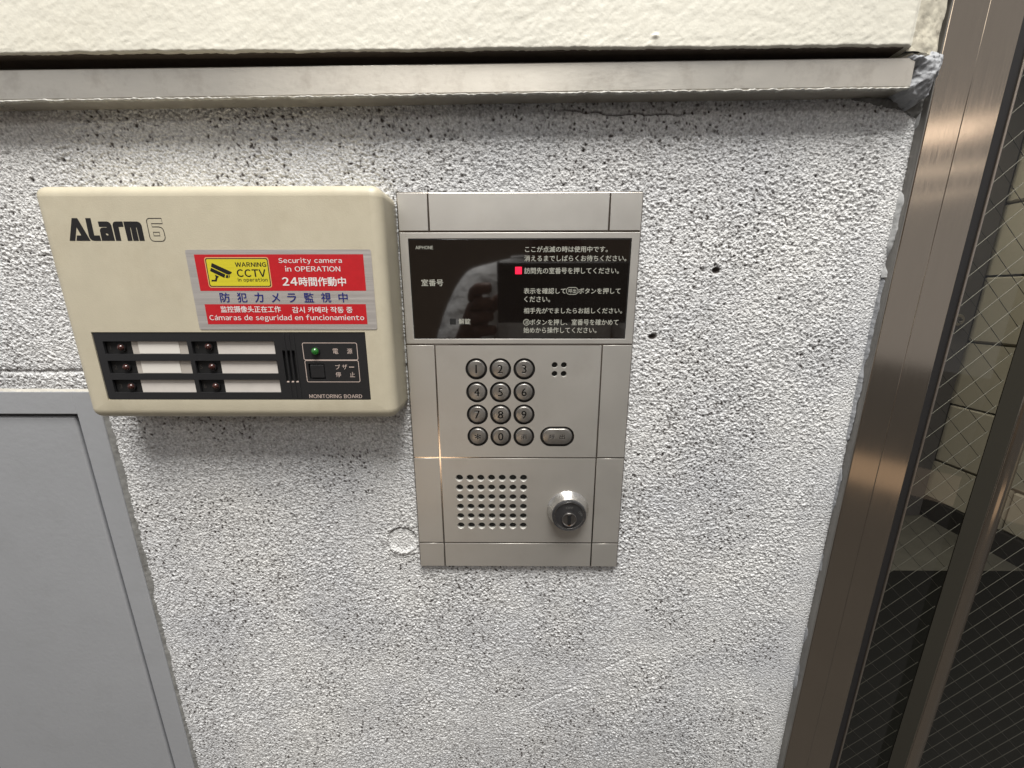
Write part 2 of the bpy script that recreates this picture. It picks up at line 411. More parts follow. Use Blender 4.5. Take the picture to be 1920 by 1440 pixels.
for px, py, s in ((1094, 282, 1.2), (1203, 1254, 1.1), (1296, 1234, 1), (1248, 1370, 1), (120, 300, 1.4), (62, 338, 1.4), (1530, 330, 1), (545, 290, 1), (925, 225, 1.1), (1460, 560, 1), (1400, 690, .9), (1170, 1330, 1), (300, 1290, 1), (700, 1200, .9)):
    blob(px, py, .0012*s, .0011*s, .0010, 1.2)
# round plugged hole left of the intercom
cx, cz = at(755, 1013); d = np.hypot(X-cx, (Z-cz)*1.02); R0 = 0.0108
ang = np.arctan2(Z-cz, X-cx)
inside = sstep(R0, R0-0.0012, d)
H = H*(1-0.45*inside)-0.0008*inside*sstep(-0.012, 0.008, Z-cz)
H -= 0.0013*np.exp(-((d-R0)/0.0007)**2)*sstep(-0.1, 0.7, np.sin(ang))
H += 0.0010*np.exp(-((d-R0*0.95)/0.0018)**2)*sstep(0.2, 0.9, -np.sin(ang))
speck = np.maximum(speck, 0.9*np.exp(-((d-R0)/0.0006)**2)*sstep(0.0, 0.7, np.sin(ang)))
# trowel seam above the access panel
sz = at(80, 696)[1]; sm = np.exp(-((Z-sz-0.0012*(vnoise(X, Z, .02, 31)-.5))/0.0012)**2)*sstep(-0.235, -0.27, X)
H -= 0.0012*sm; speck = np.maximum(speck, 0.35*sm)
# hair crack below the rail
czk = at(1180, 214)[1]+0.004*(vnoise(X, Z*0, 0.03, 41)-.5)+0.0015*(vnoise(X, Z*0, 0.006, 42)-.5)
x0k, x1k = at(1030, 214)[0], at(1330, 214)[0]
ck = np.exp(-((Z-czk)/0.00045)**2)*sstep(x0k, x0k+.01, X)*sstep(x1k, x1k-.02, X)
H -= 0.0011*ck; speck = np.maximum(speck, 1.0*ck)
# scrapes near the bottom
for ax_, az_, bx_, bz_ in ((1130, 1255, 1175, 1232), (1060, 1295, 1085, 1283), (1205, 1305, 1235, 1292), (1395, 1395, 1400, 1440), (980, 1330, 1050, 1300)):
    a = np.array(at(ax_, az_)); b = np.array(at(bx_, bz_)); ab = b-a
    t = np.clip(((X-a[0])*ab[0]+(Z-a[1])*ab[1])/(ab@ab), 0, 1)
    dd = np.hypot(X-a[0]-t*ab[0], Z-a[1]-t*ab[1]); H -= 0.0008*np.exp(-(dd/0.0009)**2)
cutout = ~((X < PANR-0.004) & (Z < PANT-0.004))
M_wall = bpy.data.materials.new('sprayed render'); M_wall.use_nodes = True
nt = M_wall.node_tree; N = nt.nodes; L = nt.links; b = N['Principled BSDF']
b.inputs['Roughness'].default_value = 0.75
aa = N.new('ShaderNodeAttribute'); aa.attribute_name = 'speck'
geo = N.new('ShaderNodeNewGeometry')
n1 = N.new('ShaderNodeTexNoise'); n1.inputs['Scale'].default_value = 9; n1.inputs['Detail'].default_value = 8; n1.inputs['Roughness'].default_value = 0.6
n2 = N.new('ShaderNodeTexNoise'); n2.inputs['Scale'].default_value = 700; n2.inputs['Detail'].default_value = 3
L.new(geo.outputs['Position'], n1.inputs[0]); L.new(geo.outputs['Position'], n2.inputs[0])
cr_ = N.new('ShaderNodeValToRGB'); cr_.color_ramp.elements[0].position = 0.35; cr_.color_ramp.elements[1].position = 0.65
cr_.color_ramp.elements[0].color = (0.64, 0.65, 0.665, 1); cr_.color_ramp.elements[1].color = (0.77, 0.77, 0.755, 1)
L.new(n1.outputs[0], cr_.inputs[0])
mg = N.new('ShaderNodeMapRange'); mg.inputs[1].default_value = 0.3; mg.inputs[2].default_value = 0.7; mg.inputs[3].default_value = 0.62; mg.inputs[4].default_value = 1.28
L.new(n2.outputs[0], mg.inputs[0])
vs = N.new('ShaderNodeVectorMath'); vs.operation = 'SCALE'; L.new(cr_.outputs[0], vs.inputs[0]); L.new(mg.outputs[0], vs.inputs['Scale'])
mx = N.new('ShaderNodeMix'); mx.data_type = 'RGBA'; mx.clamp_factor = True
L.new(aa.outputs['Fac'], mx.inputs[0]); L.new(vs.outputs[0], mx.inputs[6]); mx.inputs[7].default_value = (0.06, 0.05, 0.045, 1)
L.new(mx.outputs[2], b.inputs['Base Color'])
bp = N.new('ShaderNodeBump'); bp.inputs['Strength'].default_value = 0.9; bp.inputs['Distance'].default_value = 0.0006
v3 = N.new('ShaderNodeTexVoronoi'); v3.inputs['Scale'].default_value = 820; L.new(geo.outputs['Position'], v3.inputs['Vector'])
ad = N.new('ShaderNodeMath'); ad.operation = 'SUBTRACT'; L.new(n2.outputs[0], ad.inputs[0]); L.new(v3.outputs['Distance'], ad.inputs[1])
L.new(ad.outputs[0], bp.inputs['Height']); L.new(bp.outputs[0], b.inputs['Normal'])
wall = link('wall', grid_mesh(X, Z, H, {'speck': speck}, cutout), M_wall, kind='structure')
wall['label'] = 'grey white wall of rough sprayed render with dark specks'

# ---------------------------------------------------------------- upper wall, gap, rail
PU, PB = 0.016, 0.012
def line_fit(pts, p):
    P_ = [at(x, y, p) for x, y in pts]; k = np.polyfit([a[0] for a in P_], [a[1] for a in P_], 1); return k
ku = line_fit([(0, 101), (500, 97), (780, 94), (1280, 90), (1640, 86)], PU)
kt = line_fit([(0, 130), (500, 123), (780, 119.5), (1280, 113), (1640, 107)], PB)
kb = line_fit([(0, 188), (250, 185), (500, 182), (780, 178), (1280, 171), (1640, 163.5)], PB)
UX1 = at(1718, 60, PU)[0]
# plaster height field with a rounded lower lip
xs = np.arange(-0.60, UX1+0.0005, 0.0011); ss = np.concatenate([np.linspace(0, 0.006, 12), np.arange(0.0068, 0.16, 0.0011)])
XX, SS = np.meshgrid(xs, ss)
low_ = np.polyval(ku, XX)+0.0004*(vnoise(XX, SS*0, 0.006, 51)-.5)+0.0004*(vnoise(XX, SS*0, 0.0016, 52)-.5)
ZZ = low_+SS
HP = PU+0.00013*(vnoise(XX*1.0+ZZ*.5, ZZ-XX*.4, 0.006, 53)-.5)+0.00020*(vnoise((XX+ZZ*.8)*.6, (ZZ-XX*.6)*1.4, 0.0024, 54)-.5)+0.0022*(vnoise(XX, ZZ, 0.09, 55)-.5)+0.00014*(vnoise(XX, ZZ, 0.0012, 56)-.5)
lip = np.clip(1-SS/0.0010, 0, 1); HP = HP-0.0010*(1-np.sqrt(np.clip(1-lip**2, 0, 1)))
HP -= 0.0015*sstep(UX1-0.0022, UX1, XX)
cx, cz = at(1722/1.0*0+1229, 67, PU); HP += 0.0012*np.clip(1-np.hypot(XX-cx, (ZZ-cz)*1.6)/0.0022, 0, 1)
# close it downwards into the gap
top = np.stack([XX[0]]), np.stack([ZZ[0]])
XX = np.vstack([XX[:1], XX]); ZZ = np.vstack([ZZ[:1], ZZ]); HP = np.vstack([np.full((1, XX.shape[1]), -0.02), HP])
M_cream = mat('cream painted plaster', (0.80, 0.775, 0.67), 0.55, var=0.04, vscale=14, bump=0.35, bscale=420, bdist=0.0006, dirt=(0.68, 0.63, 0.50), dscale=16, damt=0.25)
u = link('upper_wall', grid_mesh(XX, ZZ, HP), M_cream, kind='structure')
u['label'] = 'cream painted plaster wall above the metal rail'
kl = ku.copy(); kl[1] -= .0004; ku2 = ku.copy(); ku2[1] += .006
GAPL = (-0.60, UX1-.004, kl, ku2)
# dark recess behind the gap
gx0, gx1 = -0.60, at(1728, 100, 0)[0]
me = bpy.data.meshes.new('gap'); zt = np.polyval(ku, 0)+.03; zb = np.polyval(kb, 0)-.004
me.from_pydata([(gx0, 0.012, zb-.01), (gx1, 0.012, zb-.01), (gx1, 0.012, zt+.02), (gx0, 0.012, zt+.02)], [], [(0, 1, 2, 3)])
g_ = link('gap_backing', me, M_gap, kind='structure')

def sheared_bar(x0, x1, kb_, kt_, p0, p1, bev, nx=160, wob=0.0):
    """long bar whose lower and upper edges follow fitted lines; the edges are rounded"""
    sec = [('b', 0.0, p0), ('b', 0.0, p1-bev)]
    for i in range(1, 5):
        a = math.radians(90*i/4); sec.append(('b', bev*(1-math.cos(a)), p1-bev*(1-math.sin(a))))
    for i in range(4, 0, -1):
        a = math.radians(90*i/4); sec.append(('t', -bev*(1-math.cos(a)), p1-bev*(1-math.sin(a))))
    sec += [('t', 0.0, p1-bev), ('t', 0.0, p0)]
    X_ = np.linspace(x0, x1, nx); V = []; Fc = []
    for i, x in enumerate(X_):
        for t_, dz, p in sec:
            z = np.polyval(kb_ if t_ == 'b' else kt_, x)+dz
            w = wob*(random.random()-.5) if (t_ == 'b' and dz < bev) else 0
            V.append((x, -p, z+w))
    m_ = len(sec)
    for i in range(nx-1):
        for j in range(m_-1):
            Fc.append((i*m_+j, (i+1)*m_+j, (i+1)*m_+j+1, i*m_+j+1))
    Fc.append(tuple(range(m_))); Fc.append(tuple((nx-1)*m_+j for j in range(m_-1, -1, -1)))
    me = bpy.data.meshes.new('bar'); me.from_pydata(V, [], Fc); me.update()
    bm = bmesh.new(); bm.from_mesh(me); bmesh.ops.recalc_face_normals(bm, faces=bm.faces); bm.to_mesh(me); bm.free()
    return smooth_by_angle(me, 50)
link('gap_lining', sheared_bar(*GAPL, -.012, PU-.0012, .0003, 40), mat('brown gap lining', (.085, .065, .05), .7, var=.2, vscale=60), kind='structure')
RX1 = at(1712, 135, PB)[0]
rail = thing('metal_rail', 'dull metal rail running along the wall under the cream plaster', 'rail', (0, 0, float(np.polyval(kb, 0))))
link('rail_bar', sheared_bar(-0.60, RX1, kb, kt, -0.004, PB, 0.0008), M_bar, rail)
# overspray crust along its lower edge
xs = np.arange(-0.60, RX1, 0.0006); ts = np.linspace(0, 1, 7)
XX, TT = np.meshgrid(xs, ts)
w = 0.0006+0.0009*vnoise(XX, XX*0, 0.0015, 61)+0.0007*vnoise(XX, XX*0, 0.006, 62)
zc = np.polyval(kb, XX)-0.0004+0.0006*(vnoise(XX, XX*0, 0.002, 63)-.5)
ZZ = zc+(TT-.5)*w; PP = PB+0.0009*np.sin(TT*math.pi)-0.0003+0.0006*(vnoise(XX, ZZ, 0.0012, 64)-.5)
crust = mat('crusted paint', (0.50, 0.49, 0.45), 0.6, var=0.25, vscale=500)
link('paint_crust', grid_mesh(XX, ZZ, PP), crust, rail)

# ================================================================ ALARM MONITORING BOX
PF = 0.0275
bx0 = (at(71, 380, PF-.0045)[0]+at(182, 760, PF-.0045)[0])/2; bx1 = (at(709, 400, PF)[0]+at(737, 740, PF)[0])/2
bz1 = at(400, 348.5, PF-.0045)[1]; bz0 = at(450, 781.5, PF-.0045)[1]
bx1 += 0.0015
abox = thing('alarm_box', 'cream plastic alarm monitoring box with warning sticker beside the metal intercom', 'alarm box', ((bx0+bx1)/2, 0, bz0))
fr = rect((167.5, 622.5), (684, 623), (205, 749), (696, 751), PF)
case = rbox(bx0, bx1, bz0, bz1, -0.006, PF, 0.0062, 8)
case = boolean_cut(case, [rbox(fr[0], fr[1], fr[2], fr[3], PF-0.0030, PF+0.004)])
smooth_by_angle(case, 30)
case_o = link('case', case, M_case, abox)
# fascia with six windows
PFA = PF-0.0003
rows = [(640, 664), (676.5, 700.5), (712, 736)]
Lx = [(194, 352), (204, 359), (214, 367)]; Rx = [(360, 515), (367, 520), (375, 526)]
wins = []
for (y0, y1), (a, b_), (c, d_) in zip(rows, Lx, Rx):
    wins.append((box_at(a, y0, b_, y1, PFA), box_at(c, y0, d_, y1, PFA)))
wl0 = sum(w[0][0] for w in wins)/3; wl1 = sum(w[0][1] for w in wins)/3; wr0 = sum(w[1][0] for w in wins)/3; wr1 = sum(w[1][1] for w in wins)/3
G = 0.0004
vents = []
for xa, xb in ((530.5, 541), (539.5, 550), (548, 559)):
    r_ = box_at(xa, 657, xb, 717, PFA); xm = (r_[0]+r_[1])/2; vents.append((xm-.0009, xm+.0009, r_[2], r_[3]))
bt = box_at(579.5, 682, 609.5, 711, PFA)
holes = []
for w in wins:
    for (a, b_), rr in (((wl0, wl1), w[0]), ((wr0, wr1), w[1])): holes.append(rrect(a, b_, rr[2], rr[3], 0.0004, 3)[::-1])
for v in vents: holes.append(rrect(*v, 0.0003, 3)[::-1])
holes.append(rrect(*bt, 0.0004, 3)[::-1])
fas = link('fascia', flat([rrect(fr[0]+G, fr[1]-G, fr[2]+G, fr[3]-G, 0.0012)]+holes, PFA-0.0012, PFA), M_black, abox)
link('fascia_back', rbox(fr[0]+.0001, fr[1]-.0001, fr[2]+.0001, fr[3]-.0001, PF-0.0029, PF-0.0022), M_blackdeep, fas)
# window contents
led_px = [[(226, 651), (390, 649.5)], [(236, 688), (397, 687)], [(245.5, 724), (404, 723.5)]]
card_px = [[(248, 349), (408, 513)], [(257, 356), (415.5, 519)], [(266, 364), (422, 525)]]
def dome(r, h, n=24, k=6, base=0.0008):
    V = [(0, -h-base, 0)]; Fc = []
    for i in range(1, k+1):
        a = math.pi/2*i/k
        for j in range(n):
            t = 2*math.pi*j/n; V.append((r*math.sin(a)*math.cos(t), -h*math.cos(a)-base, r*math.sin(a)*math.sin(t)))
    for j in range(n):
        t = 2*math.pi*j/n; V.append((r*math.cos(t), 0, r*math.sin(t)))
    for j in range(n): Fc.append((0, 1+j, 1+(j+1) % n))
    for i in range(k):
        for j in range(n):
            a, b_ = 1+i*n+j, 1+i*n+(j+1) % n; Fc.append((a, a+n, b_+n, b_))
    me = bpy.data.meshes.new('dome'); me.from_pydata(V, [], Fc); me.update()
    bm = bmesh.new(); bm.from_mesh(me); bmesh.ops.recalc_face_normals(bm, faces=bm.faces); bm.to_mesh(me); bm.free()
    me.polygons.foreach_set('use_smooth', [True]*len(me.polygons)); return me
led_me = dome(0.0020, 0.0020); led_me.materials.append(M_led)
PC = PF-0.0018
for i in range(3):
    for j in range(2):
        rr = wins[i][j]; x0 = (wl0, wr0)[j]; x1 = (wl1, wr1)[j]
        ca = at(card_px[i][j][0], (rows[i][0]+rows[i][1])/2, PC)[0]
        whole = j == 1 or i == 2
        nc = link('name_card', rbox(ca, x1+0.0002, rr[2]-.0002, rr[3]+.0002, PF-.0022, PC), M_card if whole else M_card2, abox)
        if not whole:
            cb, cc = ((261, 337), (267, 339))[i]
            a = at(cb, rows[i][0]+12, PC)[0]; c_ = at(cc, rows[i][0]+12, PC)[0]
            link('paper_slip', rbox(a, c_, rr[2]+.0002, rr[3]-.0001, PC+.0001, PC+.0003), mat('white paper', (0.80, 0.77, 0.71), .6) if i == 0 else bpy.data.materials['white paper'], nc)
        lx, lz = at(led_px[i][j][0], led_px[i][j][1]+1, PC+.001)
        o = link('indicator_lamp', led_me, M_led, abox); o.location = (lx, -(PF-.0022), lz)
        ring = link('lamp_collar', flat([circle(0, 0, .0024, 28), circle(0, 0, .0020, 28, False)], 0, .0012), M_black, o)
        text(str(i+1+3*j), (lx-.0085, lx-.0066, lz-.0014, lz+.0014), PF-.00215, mat('dim print', (.05, .045, .04), .5) if (i, j) == (0, 0) else bpy.data.materials['dim print'], abox, keep=True)
# ribbed vents: two raised ridges continue above and below the slots
for v in vents[:]:
    link('vent_rib', rbox(v[1]+.0002, v[1]+.0009, fr[2]+.001, fr[3]-.001, PFA, PFA+.0003, .0001, 1), M_black, abox)
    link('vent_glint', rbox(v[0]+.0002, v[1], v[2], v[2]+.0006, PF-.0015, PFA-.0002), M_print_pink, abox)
# power lamp, buzzer button, frames, lettering
lx, lz = at(590.5, 658.5, PFA+.001)
o = link('power_lamp', dome(.0021, .0020), M_greenled, abox); o.location = (lx, -PFA, lz)
link('lamp_collar', smooth_by_angle(flat([circle(0, 0, .0026, 28), circle(0, 0, .0021, 28, False)], 0, .0009)), M_black, o)
bb = link('buzzer_button', smooth_by_angle(rbox(bt[0]+.0006, bt[1]-.0006, bt[2]+.0006, bt[3]-.0006, PF-.0022, PFA-.0002, .0005, 3)), M_black, abox)
def frame_line(tl, tr, bl, br, w=.00035):
    x0, x1, z0, z1 = rect(tl, tr, bl, br, PFA)
    return link('border_line', strokes(rrect(x0, x1, z0, z1, .0009, 4), w, PFA+.00006), M_print_pink, abox)
frame_line((566, 643), (669, 643), (571, 674.7), (671, 674.7)); frame_line((571, 676), (671, 676), (577, 716), (676, 716))
def ptext(s, x0, y0, x1, y1, p, m, par, bold=0.0, **k): return text(s, box_at(x0, y0, x1, y1, p), p, m, par, bold, **k)
P2 = PFA+.00006
ptext('電', 624, 653.5, 634, 663.5, P2, M_print_pink, abox); ptext('源', 650.5, 653.5, 660.5, 663.5, P2, M_print_pink, abox)
ptext('ブ', 628.5, 683.5, 638, 692.5, P2, M_print_pink, abox); ptext('ザ', 641.5, 683.5, 651, 692.5, P2, M_print_pink, abox); ptext('ー', 654.5, 687.5, 664, 689, P2, M_print_pink, abox)
ptext('停', 629.5, 697.5, 639.5, 707, P2, M_print_pink, abox); ptext('止', 656, 697.5, 665.5, 707, P2, M_print_pink, abox)
ptext('MONITORING BOARD', 580, 739.5, 679, 746.5, P2, M_print_pink, abox, .004, latin=True)

# ALarm 6 lettering, drawn by hand after the photo
def Z1(pts, s=9.846, ox=125, oy=400, p=PF): return [at(ox+x/s, oy+y/s, p) for x, y in pts]
PL = PF+.00006
logo = [
 [[(58, 508), (92, 88), (195, 88), (445, 508), (182, 508), (190, 408), (272, 408), (183, 258), (162, 508)]],
 [[(342, 88), (440, 88), (512, 408), (612, 408), (642, 508), (510, 508), (470, 498), (438, 470), (415, 430)]],
 [[(575, 150), (740, 150), (775, 160), (803, 182), (825, 220), (895, 508), (655, 508), (615, 320), (620, 285), (640, 267), (668, 262), (745, 262), (735, 252), (600, 250)],
  [(722, 375), (735, 370), (752, 373), (766, 385), (775, 400), (762, 408), (742, 402), (728, 388)]],
 [[(848, 205), (858, 172), (880, 155), (915, 150), (1030, 150), (1052, 250), (960, 250), (1012, 508), (915, 508), (850, 230)]],
 [[(1045, 150), (1290, 150), (1330, 160), (1362, 183), (1385, 225), (1445, 508), (1350, 508), (1292, 262), (1282, 262), (1336, 508), (1235, 508), (1182, 262), (1172, 262), (1220, 508), (1132, 508), (1060, 215)]]]
for g in logo:
    link('logo_letter', flat([Z1(l) for l in g], PL), M_print_black, abox)
six = [(1480, 170), (1474, 135), (1488, 104), (1520, 92), (1745, 92), (1768, 190), (1560, 190), (1580, 250), (1700, 250), (1745, 262), (1780, 295), (1797, 340), (1820, 440), (1815, 485), (1785, 512), (1750, 516), (1630, 516), (1590, 508), (1555, 480), (1537, 440)]
link('logo_letter', strokes(Z1(six), .00042, PL), M_print_black, abox)
link('logo_letter', strokes(Z1([(1600, 348), (1712, 348), (1725, 415), (1613, 415)]), .00042, PL), M_print_black, abox)

# sticker
def Z2(x, y): return (340+x/5.0526, 460+y/5.0526)
PS = PF+.00025
r = rect(Z2(30, 38), Z2(1795, 42), Z2(175, 790), Z2(1857, 805), PS)
stk = link('warning_sticker', flat([rrect(*r, .0012, 4)], PF+.00002, PS), M_foil, abox, 'silver foil sticker with red, yellow and navy camera warning print')
r1_ = rect(Z2(118, 83), Z2(1722, 88), Z2(180, 425), Z2(1752, 437), PS)
link('red_band', flat([rrect(*r1_, .0001, 1)], PS+.00004), M_red, stk)
r2_ = rect(Z2(220, 552), Z2(1748, 563), Z2(252, 740), Z2(1765, 755), PS)
link('red_band', flat([rrect(*r2_, .0001, 1)], PS+.00004), M_red, stk)
ry = rect(Z2(215, 110), Z2(825, 115), Z2(262, 400), Z2(862, 402), PS)
link('yellow_label', flat([rrect(*ry, .0014, 5)], PS+.00007), M_orange, stk)
e = .0005; link('yellow_label', flat([rrect(ry[0]+e, ry[1]-e, ry[2]+e, ry[3]-e, .0011, 5)], PS+.00009), M_print_black, stk)
e = .0010; link('yellow_label', flat([rrect(ry[0]+e, ry[1]-e, ry[2]+e, ry[3]-e, .0009, 5)], PS+.00011), M_yellow, stk)
PT = PS+.00014
def Z3(pts): return [at(370+x/12.8, 470+y/12.8, PS) for x, y in pts]
for poly in ([(350, 295), (838, 517), (815, 548), (785, 570), (745, 577), (700, 562), (330, 385)], [(330, 410), (675, 570), (655, 655), (310, 490)],
             [(700, 580), (752, 592), (738, 662), (682, 650)], [(768, 588), (790, 598), (768, 662), (752, 655)],
             [(425, 575), (525, 622), (492, 655), (468, 740), (345, 740), (345, 700), (428, 700), (445, 640)]):
    link('camera_pictogram', flat([Z3(poly)], PT), M_print_black, stk)
def stext(s, x0, y0, x1, y1, m, bold=0.0, **k):
    a, b_ = Z2(x0, y0), Z2(x1, y1); return ptext(s, a[0], a[1], b_[0], b_[1], PT, m, stk, bold, **k)
stext('WARNING', 508, 160, 803, 204, M_print_black, .030, latin=True); stext('CCTV', 525, 226, 800, 300, M_print_black, .026, latin=True)
stext('in operation', 535, 308, 818, 352, M_print_black, .020, latin=True)
stext('Security camera', 920, 118, 1520, 180, M_print_white, .010, latin=True); stext('in OPERATION', 983, 196, 1505, 248, M_print_white, .010, latin=True)
stext('24', 955, 302, 1100, 382, M_print_white, .028, latin=True); stext('時間作動中', 1112, 300, 1560, 388, M_print_white, .020)
obs = []
for ch, cx in zip('防犯カメラ監視中', (412, 575, 735, 892, 1046, 1208, 1370, 1532)):
    w = {'メ': 40, 'ラ': 42, 'カ': 42, '中': 44}.get(ch, 47); t0 = {'ラ': 455, 'メ': 452}.get(ch, 447)
    obs.append(stext(ch, cx-w, t0, cx+w, 540, M_print_navy, .014))
join_meshes(obs, 'lettering')
stext('监控摄像头正在工作', 372, 575, 942, 636, M_print_white, .014); stext('감시 카메라 작동 중', 1050, 582, 1622, 641, M_print_white, .014)
stext('Cámaras de seguridad en funcionamiento', 268, 657, 1732, 724, M_print_white, .012, latin=True)

# ================================================================ INTERCOM
PP_ = 0.0045; DB = 0.245
ix0, ix1, iz1, iz0 = -0.2935*DB, (-0.2935+0.6126)*DB, 0.2536*DB, (0.2536-1.0706)*DB
ic = thing('door_intercom', 'silver metal intercom panel with black display, keypad, speaker holes and key lock', 'intercom', ((ix0+ix1)/2, 0, iz0))
PSL = PP_-0.0004
hz = [at(970, y, PP_)[1] for y in (434, 646, 858.5, 1018)]
vl = np.mean([at(x, y, PP_)[0] for x, y in ((800.4, 365), (803.7, 430), (815, 646), (826, 860), (835, 1055))])
vr = np.mean([at(x, y, PP_)[0] for x, y in ((1147, 365), (1143, 434), (1129, 646), (1117, 858), (1106, 1058))])
disp = rect((764, 447), (1185.6, 447), (777, 635), (1171.5, 636), PP_)
kx0, kz0, kp = -0.1037*DB, -0.1909*DB, 0.01601
gx, gz, gp = -0.1607*DB, -0.5154*DB, 0.00767
keys = [(kx0+kp*i, kz0-kp*.995*j) for j in range(4) for i in range(3)]
RR, RC = 0.0073, 0.0060
cb0, cb1 = at(840+975*.17708, 818, PP_)[0], at(840+1337*.17708, 818, PP_)[0]; cbz = kz0-3*kp*.995
spk = [(gx+gp*i, gz-gp*j) for j in range(6) for i in range(7)]; RS = 0.00262
mics = []
for px, py in ((1130, 195), (1228, 195), (1128, 288), (1225, 288)):
    mics.append(at(840+px*.17708, 650+py*.17708, PP_))
RM = 0.0020
lkx, lkz = at(1064.5, 956, PP_)
def cyl(cx, cz, r, p0, p1, n=32):
    me = flat([circle(cx, cz, r, n)], p0, p1); bm = bmesh.new(); bm.from_mesh(me)
    bmesh.ops.remove_doubles(bm, verts=bm.verts, dist=1e-6); bmesh.ops.recalc_face_normals(bm, faces=bm.faces); bm.to_mesh(me); bm.free(); return me
slab = rbox(ix0, ix1, iz0, iz1, -0.003, PSL, 0.0014, 4)
cut = [cyl(x, z, RS, PSL-.0028, PSL+.002, 28) for x, z in spk]+[cyl(x, z, RM, PSL-.0026, PSL+.002, 24) for x, z in mics]
cut += [cyl(x, z, RR, PSL-.0012, PSL+.002, 48) for x, z in keys]
cut += [rbox(disp[0], disp[1], disp[2], disp[3], PSL-.0014, PSL+.002)]
me = flat([rrect(cb0, cb1, cbz-RR, cbz+RR, RR-.00001, 12)], PSL-.0012, PSL+.002)
bm = bmesh.new(); bm.from_mesh(me); bmesh.ops.remove_doubles(bm, verts=bm.verts, dist=1e-6); bmesh.ops.recalc_face_normals(bm, faces=bm.faces); bm.to_mesh(me); bm.free(); cut.append(me)
slab = smooth_by_angle(boolean_cut(slab, cut), 35)
slab_o = link('backing_plate', slab, M_groove, ic)
# front panels between the grooves (raised 0.4 mm)
E_, GW = 0.0010, 0.00056
xe = [ix0+E_, vl, vr, ix1-E_]; ze = [iz1-E_, hz[0], hz[1], hz[2], hz[3], iz0+E_]
def cell(i0, i1, j, hole=()):
    x0 = xe[i0]+(GW if i0 else 0); x1 = xe[i1]-(GW if i1 < 3 else 0); z1 = ze[j]-(GW if j else 0); z0 = ze[j+1]+(GW if j < 4 else 0)
    me = flat([[(x0, z0), (x1, z0), (x1, z1), (x0, z1)]]+list(hole), PSL-.00001, PP_)
    bm = bmesh.new(); bm.from_mesh(me); bmesh.ops.remove_doubles(bm, verts=bm.verts, dist=1e-6); bmesh.ops.recalc_face_normals(bm, faces=bm.faces)
    ed = [e for e in bm.edges if all(abs(v.co.y+PP_) < 1e-6 for v in e.verts) and len(e.link_faces) == 2 and e.calc_face_angle(0) > 1.0]
    try: bmesh.ops.bevel(bm, geom=ed, offset=0.00013, segments=2, profile=.5, affect='EDGES', clamp_overlap=True)
    except Exception: pass
    bm.to_mesh(me); bm.free()
    return link('front_panel', me, M_plate, ic)
for k in range(3): cell(k, k+1, 0)
cell(0, 3, 1, [[(disp[0], disp[2]), (disp[0], disp[3]), (disp[1], disp[3]), (disp[1], disp[2])]])
cell(0, 1, 2); cell(2, 3, 2)
cell(1, 2, 2, [circle(x, z, RR, 48, False) for x, z in keys]+[rrect(cb0, cb1, cbz-RR, cbz+RR, RR-.00001, 12)[::-1]]+[circle(x, z, RM, 24, False) for x, z in mics])
cell(0, 1, 3); cell(2, 3, 3)
cell(1, 2, 3, [circle(x, z, RS, 28, False) for x, z in spk])
for k in range(3): cell(k, k+1, 4)
# rims: the holes' punched walls and their black backing
def hole_ring(r, n, p1=PP_+.00002, p0=PSL-.0027, m=0.00028):
    V = []; Fc = []
    prof = [(r+m*.55, p1), (r+m*.1, p1-.00015), (r-.00003, p1-.0004), (r-.00003, p0)]
    for i in range(n):
        a = 2*math.pi*i/n
        for rr, p in prof: V.append((rr*math.cos(a), -p, rr*math.sin(a)))
    k = len(prof)
    for i in range(n):
        j = (i+1) % n
        for q in range(k-1): Fc.append((i*k+q, i*k+q+1, j*k+q+1, j*k+q))
    me = bpy.data.meshes.new('ring'); me.from_pydata(V, [], Fc); me.update()
    bm = bmesh.new(); bm.from_mesh(me)
    for f in bm.faces: f.smooth = True
    bmesh.ops.recalc_face_normals(bm, faces=bm.faces); bmesh.ops.reverse_faces(bm, faces=bm.faces)
    bm.to_mesh(me); bm.free(); return me
M_rim = mat('bare hole edge', (0.80, 0.78, 0.72), 0.38, 0.35)
rs_ = hole_ring(RS, 28); rm_ = hole_ring(RM, 24, p0=PSL-.0025)
back_s = flat([circle(0, 0, RS-.0001, 20)], 0); back_m = flat([circle(0, 0, RM-.0001, 20)], 0)
for lst, rg, bk, dp, nm in ((spk, rs_, back_s, PSL-.0026, 'speaker_hole'), (mics, rm_, back_m, PSL-.0024, 'microphone_hole')):
    for x, z in lst:
        o = link(nm, rg, M_rim, ic); o.location = (x, 0, z)
        o2 = link('mesh_backing', bk, M_blackdeep, o); o2.location = (0, -dp, 0)
# display glass
PG = PP_-.0003
dg = .0003
dis = link('display_window', smooth_by_angle(rbox(disp[0]+dg, disp[1]-dg, disp[2]+dg, disp[3]-dg, PSL-.0013, PG, .00035, 2)), M_display, ic)
link('display_seal', rbox(disp[0]+.00003, disp[1]-.00003, disp[2]+.00003, disp[3]-.00003, PSL-.00139, PSL-.0010), M_blackdeep, ic)
PD = PG+.00003
def dtext(s, x0, y0, x1, y1, bold=.010, m=M_print_grey): return ptext(s, x0, y0, x1, y1, PD, m, dis, bold)
text('AIPHONE', box_at(779, 461, 812, 467.3, PD), PD, M_print_grey, dis, .012, latin=True)
dtext('室番号', 790, 523.5, 831, 536.5); dtext('解錠', 860, 597.3, 882, 608)
dtext('ここが点滅の時は使用中です。', 984.5, 461.5, 1139.5, 473)
dtext('消えるまでしばらくお待ちください。', 983, 478.5, 1174.5, 490)
dtext('訪問先の室番号を押してください。', 983, 501.5, 1160.5, 513.5)
dtext('表示を確認して', 982, 540, 1061, 551); dtext('ボタンを押して', 1084.5, 540, 1163.5, 551)
dtext('呼出', 1066, 541.5, 1080.5, 549.8, .004)
